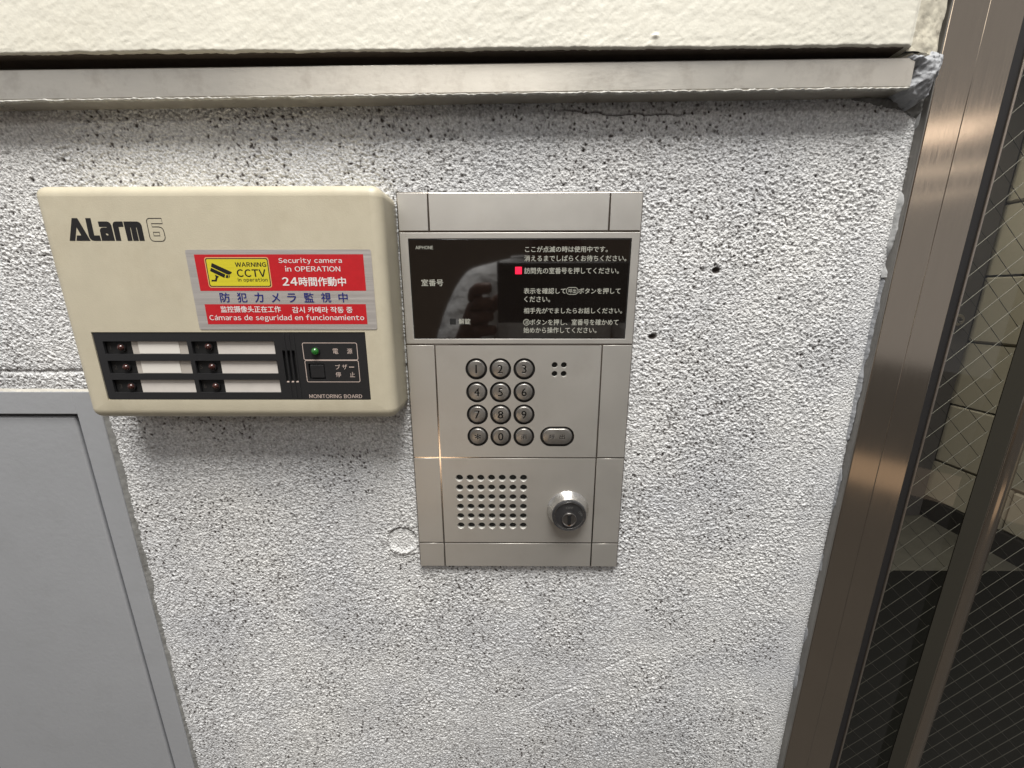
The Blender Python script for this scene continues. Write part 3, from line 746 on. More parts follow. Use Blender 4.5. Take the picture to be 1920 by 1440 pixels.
r = box_at(1062, 539, 1083.8, 552, PD); link('lettering', strokes(rrect(*r, (r[3]-r[2])/2-.0001, 8), .00032, PD), M_print_grey, dis)
dtext('ください。', 983, 555.5, 1031.5, 566.5)
dtext('相手先がでましたらお話しください。', 982, 577, 1166.5, 588)
dtext('ボタンを押し、室番号を確かめて', 993.5, 598.5, 1159.5, 609.8); dtext('消', 983.6, 600.5, 990.6, 608, .0)
r = box_at(981.3, 598.7, 992.8, 609.9, PD); link('lettering', strokes(circle((r[0]+r[1])/2, (r[2]+r[3])/2, (r[3]-r[2])/2, 24), .00032, PD), M_print_grey, dis)
dtext('始めから操作してください。', 981.5, 613.5, 1118.5, 624.5)
r = box_at(966, 500.5, 978.3, 514, PD); link('red_indicator', smooth_by_angle(rbox(*r, PG-.0002, PG+.00012, .0001, 1)), M_redled, dis)
r = box_at(843.5, 597.5, 855, 608.5, PD); link('dark_indicator', flat([rrect(*r, .0002, 2)], PD), M_blackdeep, dis)

# keypad buttons: domed caps with engraved characters
def glyph_tris(s, h, bold=0.0, w=None):
    me, co = text_mesh(s, 0.0)
    lo, hi = co.min(0), co.max(0)
    k = h/(hi[1]-lo[1]); kx = k if w is None else w/(hi[0]-lo[0])
    P_ = np.stack([(co[:, 0]-(lo[0]+hi[0])/2)*kx, (co[:, 1]-(lo[1]+hi[1])/2)*k], 1)
    me.calc_loop_triangles(); T = np.array([t.vertices[:] for t in me.loop_triangles]); bpy.data.meshes.remove(me)
    return P_[T]
def inside_mask(Xg, Zg, tris):
    m_ = np.zeros(Xg.shape, bool)
    for a, b_, c in tris:
        x0, x1 = min(a[0], b_[0], c[0]), max(a[0], b_[0], c[0]); z0, z1 = min(a[1], b_[1], c[1]), max(a[1], b_[1], c[1])
        sel = (Xg >= x0) & (Xg <= x1) & (Zg >= z0) & (Zg <= z1)
        if not sel.any(): continue
        px, pz = Xg[sel], Zg[sel]
        d1 = (px-b_[0])*(a[1]-b_[1])-(a[0]-b_[0])*(pz-b_[1]); d2 = (px-c[0])*(b_[1]-c[1])-(b_[0]-c[0])*(pz-c[1]); d3 = (px-a[0])*(c[1]-a[1])-(c[0]-a[0])*(pz-a[1])
        neg = (d1 < 0) | (d2 < 0) | (d3 < 0); pos = (d1 > 0) | (d2 > 0) | (d3 > 0)
        t = m_[sel]; t |= ~(neg & pos); m_[sel] = t
    return m_
def cap(hw, tris, seed):
    """stadium of half straight length hw and radius RC"""
    st = 0.00011
    xs = np.arange(-hw-RC-st, hw+RC+2*st, st); zs = np.arange(-RC-st, RC+2*st, st)
    Xg, Zg = np.meshgrid(xs, zs)
    d = np.hypot(np.maximum(np.abs(Xg)-hw, 0), Zg)
    over = d > RC; sc = np.where(over, RC/np.maximum(d, 1e-9), 1)
    ex = np.maximum(np.abs(Xg)-hw, 0)*np.sign(Xg)
    Xg = np.where(over, (Xg-ex)+ex*sc, Xg); Zg = np.where(over, Zg*sc, Zg)
    d = np.minimum(d, RC); t = d/RC
    h = 0.00125-0.00055*t**2; ed = sstep(0.86, 1.0, t); h -= 0.0010*ed**2
    h = np.where(over, -0.0012, h)
    g = inside_mask(Xg, Zg, tris).astype(float)
    for _ in range(2):
        g[1:-1, 1:-1] = (g[1:-1, 1:-1]*2+g[:-2, 1:-1]+g[2:, 1:-1]+g[1:-1, :-2]+g[1:-1, 2:])/6
    h -= 0.00018*g
    return grid_mesh(Xg, Zg, h+PSL, {'engrave': g})
nt = M_button.node_tree; N = nt.nodes; L = nt.links; b = N['Principled BSDF']
at_ = N.new('ShaderNodeAttribute'); at_.attribute_name = 'engrave'
mr = N.new('ShaderNodeMapRange'); mr.inputs[1].default_value = 0.22; mr.inputs[2].default_value = 0.5
L.new(at_.outputs['Fac'], mr.inputs[0])
src = b.inputs['Base Color'].links[0].from_socket
mx = N.new('ShaderNodeMix'); mx.data_type = 'RGBA'; mx.inputs[7].default_value = (0.02, 0.018, 0.016, 1)
L.new(mr.outputs[0], mx.inputs[0]); L.new(src, mx.inputs[6]); L.new(mx.outputs[2], b.inputs['Base Color'])
labs = {'*': 'button marked with a star', '消': 'button marked with the clear character'}
for s, (x, z) in zip('123456789*0消', keys):
    if s == '消': tr_ = glyph_tris(s, .0036, -.004, .0038)
    elif s == '*': tr_ = glyph_tris(s, .0042, -0.006, .0042)
    else: tr_ = glyph_tris(s, .0056, -0.008)
    o = link('button', cap(0, tr_, 1), M_button, ic, labs.get(s, 'button marked '+s)); o.location = (x, 0, z)
    c_ = link('button_ring', flat([circle(0, 0, RR-.0001, 40)], PSL-.0011), M_rubber, o)
w2 = (cb1-cb0)/2-RR
t1 = glyph_tris('呼', .0034, -.004, .0036); t2 = glyph_tris('出', .0034, -.004, .0036); t1[:, :, 0] -= .0034; t2[:, :, 0] += .0034
o = link('button', cap(w2, np.concatenate([t1, t2]), 2), M_button, ic, 'wide oval call button'); o.location = ((cb0+cb1)/2, 0, cbz)
link('button_ring', flat([rrect(-w2-RR+.0001, w2+RR-.0001, -RR+.0001, RR-.0001, RR-.0002, 12)], PSL-.0011), M_rubber, o)

# key lock
def lathe(prof, n=64):
    V = []; Fc = []
    for i in range(n):
        a = 2*math.pi*i/n
        for r_, p in prof: V.append((r_*math.cos(a), -p, r_*math.sin(a)))
    k = len(prof)
    for i in range(n):
        j = (i+1) % n
        for q in range(k-1): Fc.append((i*k+q, j*k+q, j*k+q+1, i*k+q+1))
    me = bpy.data.meshes.new('lathe'); me.from_pydata(V, [], Fc); me.update()
    bm = bmesh.new(); bm.from_mesh(me); bmesh.ops.remove_doubles(bm, verts=bm.verts, dist=1e-7)
    bmesh.ops.recalc_face_normals(bm, faces=bm.faces); bm.to_mesh(me); bm.free(); return smooth_by_angle(me, 28)
RB = 0.0152
lock = link('key_lock', lathe([(RB, PP_-.0005), (RB, PP_+.0006), (RB-.0004, PP_+.0010), (0.0122, PP_+.0064), (0.0118, PP_+.0066), (0.0110, PP_+.0064), (.0110, PP_+.003), (0, PP_+.003)]), M_chrome, ic)
lock.location = (lkx, 0, lkz)
face = link('lock_face', lathe([(0.0121, PP_+.0064), (0.0121, PP_+.0076), (0.0114, PP_+.0080), (0.0108, PP_+.0078), (0.0106, PP_+.0076), (0, PP_+.0076)]), M_darkmetal, lock)
rim = link('face_rim', lathe([(0.01075, PP_+.0077), (0.0106, PP_+.0081), (0.0103, PP_+.0081), (0.0102, PP_+.0076)]), M_chrome, lock)
ox, oz = 0.0, -0.0026
plug = link('key_plug', lathe([(0.0052, PP_+.0077), (0.0052, PP_+.0086), (0.0050, PP_+.0090), (0.0046, PP_+.0088), (0.0045, PP_+.0083), (0, PP_+.0083)]), M_plug, lock)
plug.location = (ox, 0, oz)
ks = link('keyway', rbox(ox-.0012, ox+.0012, oz-.0040, oz+.0034, PP_+.0080, PP_+.0089), M_blackdeep, lock)
kb_ = link('keyway_tip', smooth_by_angle(rbox(ox-.0010, ox+.0012, oz-.0050, oz-.0034, PP_+.0083, PP_+.0089, .0003, 2)), M_brass, lock)
M_stamp = mat('stamped mark', (0.32, 0.32, 0.31), 0.3, 0.6)
text('OFF', (-.0026, .0026, .0054, .0071), PP_+.00765, M_stamp, lock, .01)
text('ON', (.0060, .0098, .0010, .0027), PP_+.00765, M_stamp, lock, .01, rot=math.radians(-55))
for c in lock.children:
    pass

# ================================================================ ACCESS PANEL
PA = 0.0020
ap = thing('access_panel', 'grey painted metal access hatch below the alarm box', 'access panel', (-0.30, 0, -0.34))
gt = at(70, 778, PA)[1]; gr_ = (at(140, 779, PA)[0]+at(227, 1083, PA)[0]+at(331, 1438, PA)[0])/3
xl_, zb_ = -0.47, -0.55
PT_ = at(90, 734, PA)[1]
fm = flat([[(xl_, zb_), (PANR, zb_), (PANR, PT_), (xl_, PT_)]], -0.004, PA)
def framebars(name, x0, x1, z0, z1): 
    return link(name, smooth_by_angle(rbox(x0, x1, z0, z1, -0.012, PA, .0007, 3), 50), M_grey, ap)
framebars('frame', gr_+.0004, PANR, zb_, PT_); framebars('frame', xl_, gr_+.0008, gt+.0004, PT_)
xs = np.linspace(xl_, gr_-.0007, 60); 
dr = link('door', smooth_by_angle(rbox(xl_, gr_-.0044, zb_, gt-.0020, -0.008, PA-.0020, .0016, 5), 50), M_grey, ap)
link('gap_backing', rbox(xl_, gr_+.0010, zb_, gt+.0010, -0.020, -0.012), M_gap, ap)
# grey paint fillet between the frame and the wall (irregular)
ls = np.arange(0, (PT_-zb_), .0012); ts = np.linspace(0, 1, 8)
LL, TT = np.meshgrid(ls, ts)
wd = 0.0042+0.0030*(vnoise(LL, LL*0, .012, 71)-.5)+.0016*(vnoise(LL, LL*0, .003, 72)-.5)
XX = PANR-.0004+TT*wd; ZZ = PT_-LL; PPp = 0.0012-0.0012*TT**1.2+.0003*(vnoise(XX, ZZ, .002, 73)-.5)
M_fillet = mat('brushed grey paint', (0.24, 0.24, 0.23), 0.5, var=0.22, vscale=150, bump=.4, bscale=500, dirt=(.04, .035, .03), dscale=60, damt=.8)
link('paint_edge', grid_mesh(XX, ZZ, PPp), M_fillet, ap)
XX = xl_+LL*0+np.linspace(0, PANR-xl_, LL.shape[1])[None, :]; wd = .0020+.0006*(vnoise(XX, XX*0, .01, 74)-.5)
ZZ = PT_-.0003+TT*wd; PPp = 0.0018-0.0010*TT+.0003*(vnoise(XX, ZZ, .002, 75)-.5)
link('paint_edge', grid_mesh(XX, ZZ, PPp), mat('pale paint ridge', (.58, .56, .50), .5, var=.15, vscale=200, dirt=(.25, .2, .15), dscale=50, damt=.6), ap)

# ================================================================ DOOR FRAME, WIRED GLASS
PFf, PGl = 0.0060, -0.010
def vx(pts, p): return float(np.mean([at(x, y, p)[0] for x, y in pts]))
e1 = vx([(1658, 600), (1606, 800), (1745, 205)], PFf); e2 = vx([(1720, 600), (1662, 800), (1792, 280)], PFf)
e3 = vx([(1776, 600), (1714.5, 800), (1867, 265)], PFf-.0008)
e4 = vx([(1790.6, 600), (1732, 800), (1886, 245)], PGl+.001)
ZT, ZB = 0.34, -0.62
df = thing('door_frame', 'brown stainless door frame with wired glass at the right end of the wall', 'door frame', (e2, 0, ZB))
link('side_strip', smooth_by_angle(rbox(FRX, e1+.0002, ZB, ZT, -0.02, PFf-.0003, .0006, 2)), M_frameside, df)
link('frame_face', smooth_by_angle(rbox(e1, e2, ZB, ZT, -0.02, PFf, .0007, 3)), M_frame, df)
link('frame_face', smooth_by_angle(rbox(e2+.0001, e3, ZB, ZT, -0.02, PFf-.0008, .0007, 3)), M_frame, df)
link('gasket', rbox(e3+.0001, e4, ZB, ZT, -0.02, PGl+.0005), M_rubber, df)
link('glazing_bead', smooth_by_angle(rbox(e4, e4+.0016, ZB, ZT, -0.02, PGl+.0015, .0005, 3)), M_frame2, df)
m0 = vx([(1874.6, 780), (1813, 970), (1780, 1040), (1706.7, 1281)], PGl); 
mf0 = vx([(1908, 800), (1845, 1000), (1829, 1050), (1734, 1310)], 0.0005); mf1 = vx([(1874.6, 1003.8), (1851, 1052), (1773, 1270)], 0.0005)
PM = 0.0005
def flat_side(a, b_):
    me = bpy.data.meshes.new('side'); n_ = Vector((-(PM-PGl), -(b_-a), 0)).normalized()*.0004
    P_ = [(a+.0001, -(PGl+.0002)), (b_-.0007, -(PM-.0007))]; V = []
    for z in (ZB+.001, ZT-.001):
        for x, y in P_: V += [(x, y, z), (x+n_.x, y+n_.y, z)]
    me.from_pydata(V, [], [(1, 5, 7, 3), (0, 1, 3, 2), (4, 6, 7, 5), (0, 4, 5, 1), (2, 3, 7, 6)]); me.update(); return me
# mullion: chamfered profile extruded upright
prof = [(m0, PGl-.0004), (m0, PGl+.0002), (mf0-.0006, PM-.0006), (mf0, PM), (mf1-.0006, PM), (mf1, PM-.0006), (mf1, PGl-.0004)]
V = [(x, -p, z) for z in (ZB, ZT) for x, p in prof]; n = len(prof)
Fc = [(i, (i+1) % n, n+(i+1) % n, n+i) for i in range(n)]+[tuple(range(n))[::-1], tuple(range(n, 2*n))]
me = bpy.data.meshes.new('mullion'); me.from_pydata(V, [], Fc); me.update()
bm = bmesh.new(); bm.from_mesh(me); bmesh.ops.recalc_face_normals(bm, faces=bm.faces); bm.to_mesh(me); bm.free()
link('mullion', smooth_by_angle(me, 50), M_frame, df)
XR = 0.75
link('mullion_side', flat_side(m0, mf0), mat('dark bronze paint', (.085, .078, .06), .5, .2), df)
link('jamb', rbox(XR, XR+.05, ZB, ZT, -0.02, PFf), M_frame, df)
def wires_in(x0, x1, pane):
    pts1 = [at(x, y, PGl-.001) for x, y in ((1795, 579), (1777, 637), (1764, 687), (1751, 736), (1737.6, 783.5))]
    q0 = at(1738+(1212-0)/5.647*0, 783.5, PGl-.001)
    # slopes measured on the photo
    a1, b1 = at(1580+890/5.647, 560+1262/5.647, PGl-.001), at(1580+1900/5.647, 560+500/5.647, PGl-.001)
    a2, b2 = at(1580+1380/5.647, 560+440/5.647, PGl-.001), at(1580+1800/5.647, 560+1040/5.647*1.0, PGl-.001)
    s1 = (b1[1]-a1[1])/(b1[0]-a1[0]); s2 = -1/s1
    c = [p[1]-s1*p[0] for p in pts1]; dc = (c[0]-c[-1])/4
    k = []
    for s_, c0, dcc in ((s1, c[-1], abs(dc)), (s2, a2[1]-s2*a2[0], abs(dc)*math.sqrt(1+s2*s2)/math.sqrt(1+s1*s1))):
        for i in range(-60, 60):
            cc = c0+i*dcc
            # clip to the pane
            P_ = []
            for x in (x0, x1):
                z = s_*x+cc
                if ZB < z < ZT: P_.append((x, z))
            for z in (ZB, ZT):
                x = (z-cc)/s_
                if x0 < x < x1: P_.append((x, z))
            if len(P_) >= 2:
                (xa, za), (xb, zb2) = P_[0], P_[1]
                if math.hypot(xb-xa, zb2-za) < .004: continue
                d = Vector((xb-xa, 0, zb2-za)); Lg = d.length; d.normalize(); nrm = Vector((-d.z, 0, d.x)); R_ = .00018
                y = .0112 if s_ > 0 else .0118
                vv = []; ff = []
                for e_ in (Vector((xa, y, za)), Vector((xb, y, zb2))):
                    for q in range(6):
                        t = math.pi/3*q; vv.append(e_+nrm*(R_*math.cos(t))+Vector((0, 1, 0))*(R_*math.sin(t)))
                for q in range(6): ff.append((q, (q+1) % 6, 6+(q+1) % 6, 6+q))
                me = bpy.data.meshes.new('wire'); me.from_pydata(vv, [], ff); me.update()
                bm = bmesh.new(); bm.from_mesh(me); bmesh.ops.recalc_face_normals(bm, faces=bm.faces); bm.to_mesh(me); bm.free()
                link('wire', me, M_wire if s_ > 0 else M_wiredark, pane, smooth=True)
# glass panes with the wire net inside
for x0, x1 in ((e4+.0012, m0), (mf1, XR)):
    pane = link('glass_pane', rbox(x0, x1, ZB, ZT, PGl-.0045, PGl), M_glass, df)
    wires_in(x0, min(x1, mf1+.16), pane)

# sealant along the joint and the lump at the rail's end
def sealant_strip(xc, z0, z1, wid, p, seed, gaps=0.42, name='sealant'):
    ls = np.arange(z0, z1, .0009); ts = np.linspace(-1, 1, 11); LL, TT = np.meshgrid(ls, ts)
    wv = wid*(0.45+1.0*vnoise(LL, LL*0, .018, seed)+.35*vnoise(LL, LL*0, .004, seed+1))
    on = sstep(gaps-.08, gaps+.14, vnoise(LL, LL*0, .022, seed+5)); wv = wv*on
    XX = xc+.0010*(vnoise(LL, LL*0, .03, seed+2)-.5)+TT*wv/2
    ht = (1-TT**2)*(.0016+.0016*vnoise(LL, TT*.002, .008, seed+3)); PPp = p-.0020+(ht+.0006*(vnoise(XX, LL, .0015, seed+4)-.5))*on-.0015*(1-on)
    return grid_mesh(XX, LL, PPp)
sl = thing('sealant', 'smeared grey sealant along the joint between wall and door frame', 'sealant', (FRX, 0, 0))
rb_z = float(np.polyval(kb, FRX))
link('bead', sealant_strip(FRX+.0004, 0.012, rb_z, .0026, .0024, 81, .30), mat('pale sealant', (.46, .465, .46), .7, var=.22, vscale=120, bump=.5, bscale=500), sl)
link('bead', sealant_strip(FRX+.0001, -0.345, 0.02, .0019, .0018, 91, .48), M_caulk, sl)
# lump
cx, cz = at(1733, 140, PB); xs = np.arange(cx-.030, cx+.030, .0005); zs = np.arange(cz-.036, cz+.036, .0005); XX, ZZ = np.meshgrid(xs, zs)
def inpoly(XX, ZZ, poly):
    ins = np.zeros(XX.shape, bool); dist = np.full(XX.shape, 9.)
    for i in range(len(poly)):
        (xa, za), (xb, zb2) = poly[i-1], poly[i]
        c = ((za > ZZ) != (zb2 > ZZ)) & (XX < (xb-xa)*(ZZ-za)/(zb2-za+1e-12)+xa); ins ^= c
        ab = np.array([xb-xa, zb2-za]); t = np.clip(((XX-xa)*ab[0]+(ZZ-za)*ab[1])/(ab@ab+1e-12), 0, 1)
        dist = np.minimum(dist, np.hypot(XX-xa-t*ab[0], ZZ-za-t*ab[1]))
    return np.where(ins, dist, -dist)
poly = [at(x, y, PB) for x, y in ((1712, 92), (1735, 96), (1762, 90), (1779, 96), (1776, 118), (1765, 145), (1752, 175), (1738, 184), (1722, 172), (1700, 166), (1712, 150), (1720, 130), (1706, 118), (1690, 108), (1700, 98))]
sd = inpoly(XX+.0022*(vnoise(XX, ZZ, .005, 101)-.5)+.0012*(vnoise(XX, ZZ, .0016, 106)-.5), ZZ+.0022*(vnoise(XX, ZZ, .005, 102)-.5)+.0012*(vnoise(XX, ZZ, .0016, 107)-.5), poly)
hh = PB-.0030+.0046*np.clip(sd/.005, -.5, 1)+.0026*(vnoise(XX+ZZ, ZZ-XX*.3, .007, 103)-.5)+.0016*(vnoise(XX*1.4+ZZ, ZZ-XX, .0026, 104)-.5)+.0006*(vnoise(XX, ZZ, .001, 105)-.5)
hh += .010*np.clip(sd/.0016, -1, 0)
link('lump', grid_mesh(XX, ZZ, hh, None, sd > -.0018), M_caulk, sl)
# grubby fillet under the lump, behind the rail end
poly = [at(x, y, .004) for x, y in ((1560, 168), (1660, 170), (1720, 172), (1752, 172), (1745, 205), (1738, 232), (1725, 215), (1700, 200), (1640, 188), (1580, 178))]
xs = np.arange(min(p[0] for p in poly)-.004, max(p[0] for p in poly)+.004, .0006); zs = np.arange(min(p[1] for p in poly)-.004, max(p[1] for p in poly)+.004, .0006); XX, ZZ = np.meshgrid(xs, zs)
sd = inpoly(XX+.003*(vnoise(XX, ZZ, .006, 111)-.5), ZZ+.003*(vnoise(XX, ZZ, .006, 112)-.5), poly)
hh = .0004+.0045*np.clip(sd/.008, 0, 1)+.0016*(vnoise(XX, ZZ, .004, 113)-.5)+.0008*(vnoise(XX, ZZ, .0015, 114)-.5)
link('smear', grid_mesh(XX, ZZ, hh, None, sd > -.0005), mat('dirty sealant', (.20, .20, .19), .6, var=.3, vscale=160, dirt=(.03, .03, .028), dscale=50, damt=.7), sl)
# cream painted strip between the plaster and the frame
x_a, x_b = UX1-.0008, at(1783, 0, .008)[0]
ls = np.arange(float(np.polyval(ku, UX1))-.001, .40, .0009); ts = np.linspace(0, 1, 26); LL, TT = np.meshgrid(ls, ts)
x_b = e1-.0002
XX = x_a+TT*(x_b-x_a-.0035+.0020*vnoise(LL, LL*0, .012, 121)+.0010*vnoise(LL, LL*0, .003, 122))
PPp = PU-.0024-(PU-.0085)*TT**1.8+.0011*(vnoise(XX, LL, .006, 123)-.5)+.0005*(vnoise(XX, LL, .002, 124)-.5)
PPp = np.where(TT > .97, 0.0, PPp)
link('painted_fillet', grid_mesh(XX, LL, PPp), M_creamcaulk, sl)
# plaster that runs down over the rail gap at its right end
poly = [at(x, y, PU) for x, y in ((1690, 110), (1712, 92), (1722, 84), (1752, 82), (1776, 92), (1760, 100), (1738, 98), (1716, 104))]
xs = np.arange(min(p[0] for p in poly)-.003, max(p[0] for p in poly)+.003, .0005); zs = np.arange(min(p[1] for p in poly)-.003, max(p[1] for p in poly)+.003, .0005); XX, ZZ = np.meshgrid(xs, zs)
sd = inpoly(XX+.0024*(vnoise(XX, ZZ, .004, 131)-.5), ZZ+.0024*(vnoise(XX, ZZ, .004, 132)-.5), poly)
hh = PU-.0065+.0050*np.clip(sd/.0035, 0, 1)+.0022*(vnoise(XX, ZZ, .003, 133)-.5)+.012*np.clip(sd/.0016, -1, 0)
link('painted_fillet', grid_mesh(XX, ZZ, hh, None, sd > -.0018), M_creamcaulk, sl)
# wall body behind the frame's left side, up to the ceiling of the gap
# ================================================================ LOBBY BEHIND THE GLASS
ZF = -1.35; XW = 2.60
def ray(px, py):
    d = AX*((px-960)/F)+AY*((py-720)/F)+FWD; return d
dcor = ray(1767, 800); YE = CAMY+dcor.y*XW/dcor.x
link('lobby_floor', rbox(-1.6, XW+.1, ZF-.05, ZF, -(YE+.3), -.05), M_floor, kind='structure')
link('added_dark_wall', rbox(-5, 2.4, ZF, 1.7, 4.9, 5.1), mat('brown added wall', (.26, .19, .13), .7, var=.1, vscale=5), kind='structure')  # added unseen wall, keeps the bright world out of the display's reflection
link('porch_ground', rbox(-6, 8, ZF-.05, ZF-.0, .0, 9), M_ground, kind='structure')
lw = link('lobby_wall', rbox(XW+.02, XW+.12, ZF, 1.5, -(YE+.3), -.03), mat('joint mortar', (.16, .15, .11), .8), kind='structure')
bs = []
slopes = [.105, .252, .395]
for (px, py) in ((1873, 648), (1828, 770), (1795, 880)):
    d = ray(px, py); bs.append(XW*d.z/d.x)
ch = (bs[0]-bs[2])/2
d = ray(1772, 946); zsk = XW*d.z/d.x
z_ = bs[2]-ch
row = 0; blk = None
while z_ < 1.2:
    yo = YE-(0.0 if row % 2 else .38)
    y_ = yo
    while y_ > .05:
        z0, z1 = max(z_, zsk), z_+ch
        if z1-z0 > .02:
            bm = bmesh.new(); bmesh.ops.create_cube(bm, size=1); bmesh.ops.scale(bm, vec=(.03, .76-.008, z1-z0-.014), verts=bm.verts)
            bmesh.ops.bevel(bm, geom=bm.edges[:], offset=.008, segments=1, affect='EDGES')
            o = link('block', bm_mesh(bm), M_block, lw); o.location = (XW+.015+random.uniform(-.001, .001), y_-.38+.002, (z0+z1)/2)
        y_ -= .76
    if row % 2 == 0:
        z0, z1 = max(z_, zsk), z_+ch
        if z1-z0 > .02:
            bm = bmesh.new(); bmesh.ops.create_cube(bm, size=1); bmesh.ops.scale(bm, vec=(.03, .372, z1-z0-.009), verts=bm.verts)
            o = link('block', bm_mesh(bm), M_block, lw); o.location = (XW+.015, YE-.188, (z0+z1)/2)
    z_ += ch; row += 1
link('skirting', rbox(XW-.02, XW+.01, ZF, zsk, -YE, -.05), M_skirt, kind='structure')
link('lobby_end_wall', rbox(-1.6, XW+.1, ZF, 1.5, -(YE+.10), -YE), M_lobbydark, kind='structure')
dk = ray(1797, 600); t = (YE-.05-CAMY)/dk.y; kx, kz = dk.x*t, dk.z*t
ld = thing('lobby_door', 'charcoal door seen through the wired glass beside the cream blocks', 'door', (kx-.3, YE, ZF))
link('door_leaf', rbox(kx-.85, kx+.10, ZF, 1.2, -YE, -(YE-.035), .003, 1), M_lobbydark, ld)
lkk = link('lock_rose', lathe([(.033, -YE+.034), (.033, -YE+.05), (.028, -YE+.056), (.018, -YE+.056), (.014, -YE+.04), (0, -YE+.04)], 28), M_plug, ld); lkk.location = (kx, 0, kz)
# black mat on the lobby floor
dm = ray(1720, 1073); t = ZF/dm.z; ym = CAMY+dm.y*t
tag(link('entrance_mat', rbox(-.6, XW-.03, ZF-.0, ZF+.012, -ym, -.08, .004, 2), M_mat), 'black rubber mat on the lobby floor behind the wired glass', 'mat')
link('lobby_ceiling', rbox(-1.6, XW+.1, 1.2, 1.25, -(YE+.3), -.03), M_block, kind='structure')
link('lobby_side_wall', rbox(-1.65, -1.6, ZF, 1.5, -(YE+.3), -.03), M_lobbydark, kind='structure')
# solid masonry between the lobby and the porch, behind the render
link('wall_core', rbox(-1.6, FRX+.002, ZF, 0.10, -.06, -.020), M_gap, kind='structure')
link('wall_core', rbox(-1.6, FRX+.002, 0.10, 1.5, -.06, -.021), M_gap, kind='structure')

# ================================================================ THE PHOTOGRAPHER (seen mirrored in the black display)
def skin_body(name, joints, edges, m, parent, levels=2, label=None, root=0):
    me = bpy.data.meshes.new(name); me.from_pydata([j[:3] for j in joints], edges, [])
    o = bpy.data.objects.new(name, me); COL.objects.link(o)
    sk = o.modifiers.new('s', 'SKIN'); sk.use_smooth_shade = True; sk.branch_smoothing = 0.4
    for v, j in zip(me.skin_vertices[0].data, joints):
        v.radius = (j[3], j[4] if len(j) > 4 else j[3]); v.use_root = False
    me.skin_vertices[0].data[root].use_root = True
    ss_ = o.modifiers.new('b', 'SUBSURF'); ss_.levels = levels; ss_.render_levels = levels
    out = bpy.data.meshes.new_from_object(o.evaluated_get(bpy.context.evaluated_depsgraph_get()))
    bpy.data.objects.remove(o)
    out.polygons.foreach_set('use_smooth', [True]*len(out.polygons)); out.materials.clear()
    return link(name, out, m, parent, label)
px_, py_ = 0.09, -0.66
per = thing('person', 'person in a white shirt and dark trousers holding a black phone, mirrored in the display', 'person', (px_, py_, ZF))
J = []; Ed = []
def jt(x, y, z, r, prev=None, r2=None):
    J.append((x, y, z, r, r2 or r)); 
    if prev is not None: Ed.append((prev, len(J)-1))
    return len(J)-1
pel = jt(px_, py_, -.44, .135, None, .105)
wst = jt(px_, py_, -.27, .120, pel, .095); che = jt(px_, py_+.005, -.08, .140, wst, .105); uch = jt(px_, py_, .03, .10, che, .08)
nk = jt(px_, py_+.01, .11, .054, uch); hd0 = jt(px_, py_+.035, .165, .068, nk); hd1 = jt(px_, py_+.03, .255, .084, hd0); hd2 = jt(px_, py_+.02, .315, .060, hd1)
def arm(sx, hand, side):
    sh = jt(px_+sx*.165, py_-.005, .025, .056, uch); el = jt(px_+sx*.235, py_+.12, -.215, .041, sh)
    wr = jt(hand[0]+sx*.035, hand[1]-.045, hand[2]-.045, .026, el, .020)
    pm = jt(hand[0]+sx*.016, hand[1]-.020, hand[2]-.018, .030, wr, .014)
    for k in range(4):
        q = (hand[0]+sx*(.010-.001*k), hand[1]-.004, hand[2]+.022-.018*k)
        a = jt(q[0]+sx*.010, q[1]-.002, q[2], .0090, pm); b_ = jt(q[0]+sx*.002, hand[1]+.012, q[2]+.002, .0084, a)
        jt(q[0]-sx*(.016+.003*(k % 2)), hand[1]+.0125, q[2]+.004, .0075, b_)
    t1_ = jt(hand[0]+sx*.002, hand[1]-.022, hand[2]-.002, .0100, pm); t2_ = jt(hand[0]-sx*.022, hand[1]-.021, hand[2]+.016, .0090, t1_); jt(hand[0]-sx*.040, hand[1]-.020, hand[2]+.026, .0078, t2_)
arm(-1, (-.034, -.268, -.014), 0); arm(1, (.166, -.266, -.006), 1)
for sx in (-1, 1):
    h_ = jt(px_+sx*.09, py_, -.52, .085, pel); k_ = jt(px_+sx*.10, py_+.02, -.88, .058, h_); a_ = jt(px_+sx*.105, py_-.01, ZF+.09, .038, k_); jt(px_+sx*.12, py_+.15, ZF+.035, .036, a_, .045)
body = skin_body('body', J, Ed, M_skin, per, 1)
# shirt over torso and upper arms
S_ = [(px_, py_, -.46, .155, .122), (px_, py_, -.27, .150, .115), (px_, py_+.005, -.08, .162, .122), (px_, py_, .035, .118, .095), (px_, py_+.006, .095, .064, .062)]
Es = [(0, 1), (1, 2), (2, 3), (3, 4)]
for sx in (-1, 1):
    n = len(S_); S_ += [(px_+sx*.165, py_-.005, .022, .074, .074), (px_+sx*.205, py_+.06, -.10, .066, .066), (px_+sx*.228, py_+.105, -.185, .060, .060)]; Es += [(3, n), (n, n+1), (n+1, n+2)]
shirt = skin_body('shirt', S_, Es, M_shirt, per, 2)
T_ = [(px_, py_, -.40, .150, .118), (px_, py_, -.50, .160, .125)]; Et = [(0, 1)]
for sx in (-1, 1):
    n = len(T_); T_ += [(px_+sx*.095, py_, -.56, .100, .100), (px_+sx*.10, py_+.02, -.88, .074, .074), (px_+sx*.105, py_-.005, ZF+.10, .062, .062)]; Et += [(1, n), (n, n+1), (n+1, n+2)]
skin_body('trousers', T_, Et, M_dark, per, 2)
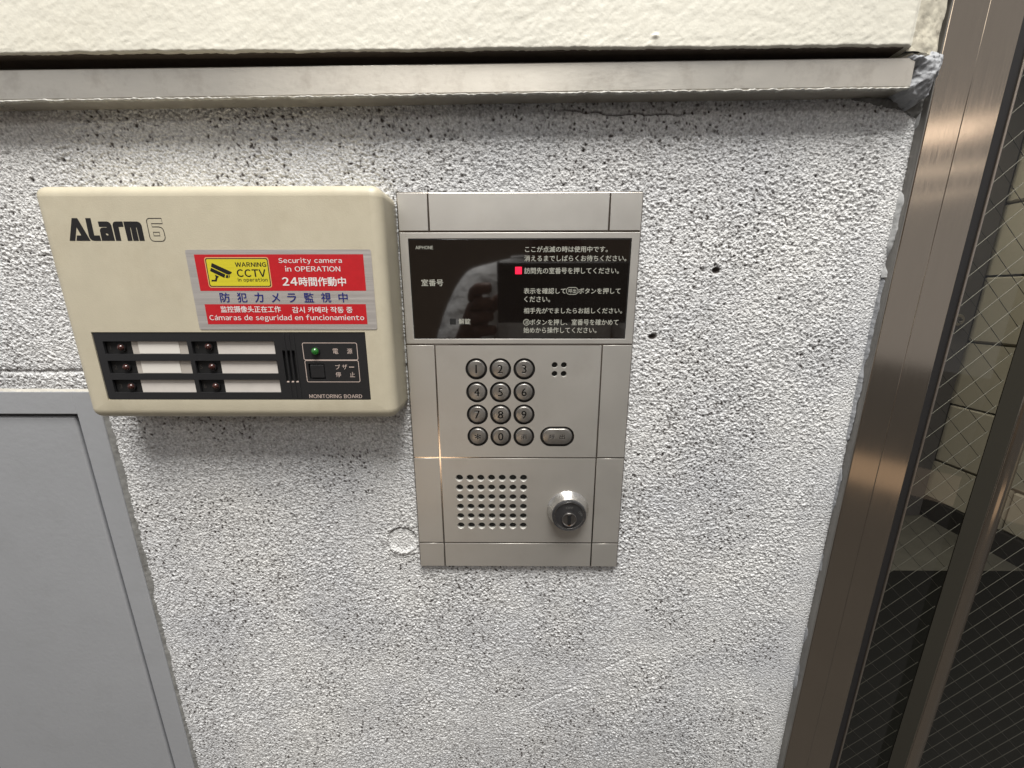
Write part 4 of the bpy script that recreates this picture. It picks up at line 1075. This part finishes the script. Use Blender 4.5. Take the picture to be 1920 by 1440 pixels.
for sx in (-1, 1):
    bm = bmesh.new(); bmesh.ops.create_uvsphere(bm, u_segments=20, v_segments=12, radius=1)
    bmesh.ops.scale(bm, vec=(.052, .14, .045), verts=bm.verts); bmesh.ops.translate(bm, vec=(px_+sx*.115, py_+.07, ZF+.042), verts=bm.verts)
    link('shoe', bm_mesh(bm), M_dark, per, smooth=True)
def ball(name, c, r, m, par, sc=(1, 1, 1)):
    bm = bmesh.new(); bmesh.ops.create_uvsphere(bm, u_segments=16, v_segments=10, radius=r); bmesh.ops.scale(bm, vec=sc, verts=bm.verts)
    bmesh.ops.translate(bm, vec=c, verts=bm.verts); return link(name, bm_mesh(bm), m, par, smooth=True)
ball('hair', (px_, py_-.005, .285), .094, M_hair, per, (1, 1.08, .92))
for sx in (-1, 1):
    ball('eye', (px_+sx*.032, py_+.104, .235), .010, mat('eye', (.03, .02, .02), .2) if sx < 0 else bpy.data.materials['eye'], per)
    ball('ear', (px_+sx*.084, py_+.015, .225), .020, M_skin, per, (.5, .8, 1.3))
ball('nose', (px_, py_+.118, .213), .014, M_skin, per, (.8, 1, 1.3)); ball('mouth', (px_, py_+.100, .180), .020, mat('lip', (.30, .10, .08), .4), per, (1.1, .5, .3))
# the phone, square to the picture plane, just behind the lens
ph = thing('smartphone', 'black smartphone held level in both hands in front of the display', 'smartphone', (0.067, -0.256, 0))
def slab_cam(name, u0, u1, v0, v1, w0, w1, m, par, bev=.002):
    bm = bmesh.new(); bmesh.ops.create_cube(bm, size=1); bmesh.ops.scale(bm, vec=(u1-u0, v1-v0, w1-w0), verts=bm.verts)
    bmesh.ops.bevel(bm, geom=bm.edges[:], offset=bev, segments=3, profile=.5, affect='EDGES')
    bmesh.ops.translate(bm, vec=((u0+u1)/2, (v0+v1)/2, (w0+w1)/2), verts=bm.verts)
    bmesh.ops.transform(bm, matrix=M, verts=bm.verts); return link(name, smooth_by_angle(bm_mesh(bm), 40), m, par)
slab_cam('phone_body', -.022, .152, -.036, .042, .0045, .0130, M_phone, ph)
slab_cam('camera_island', -.015, .020, -.016, .036, .0028, .0048, M_phone, ph, .0009)
slab_cam('screen', -.016, .149, -.033, .039, .0131, .0134, mat('lit screen', (.02, .02, .02), .1, emit=((.75, .78, .8), .5)), ph, .0001)
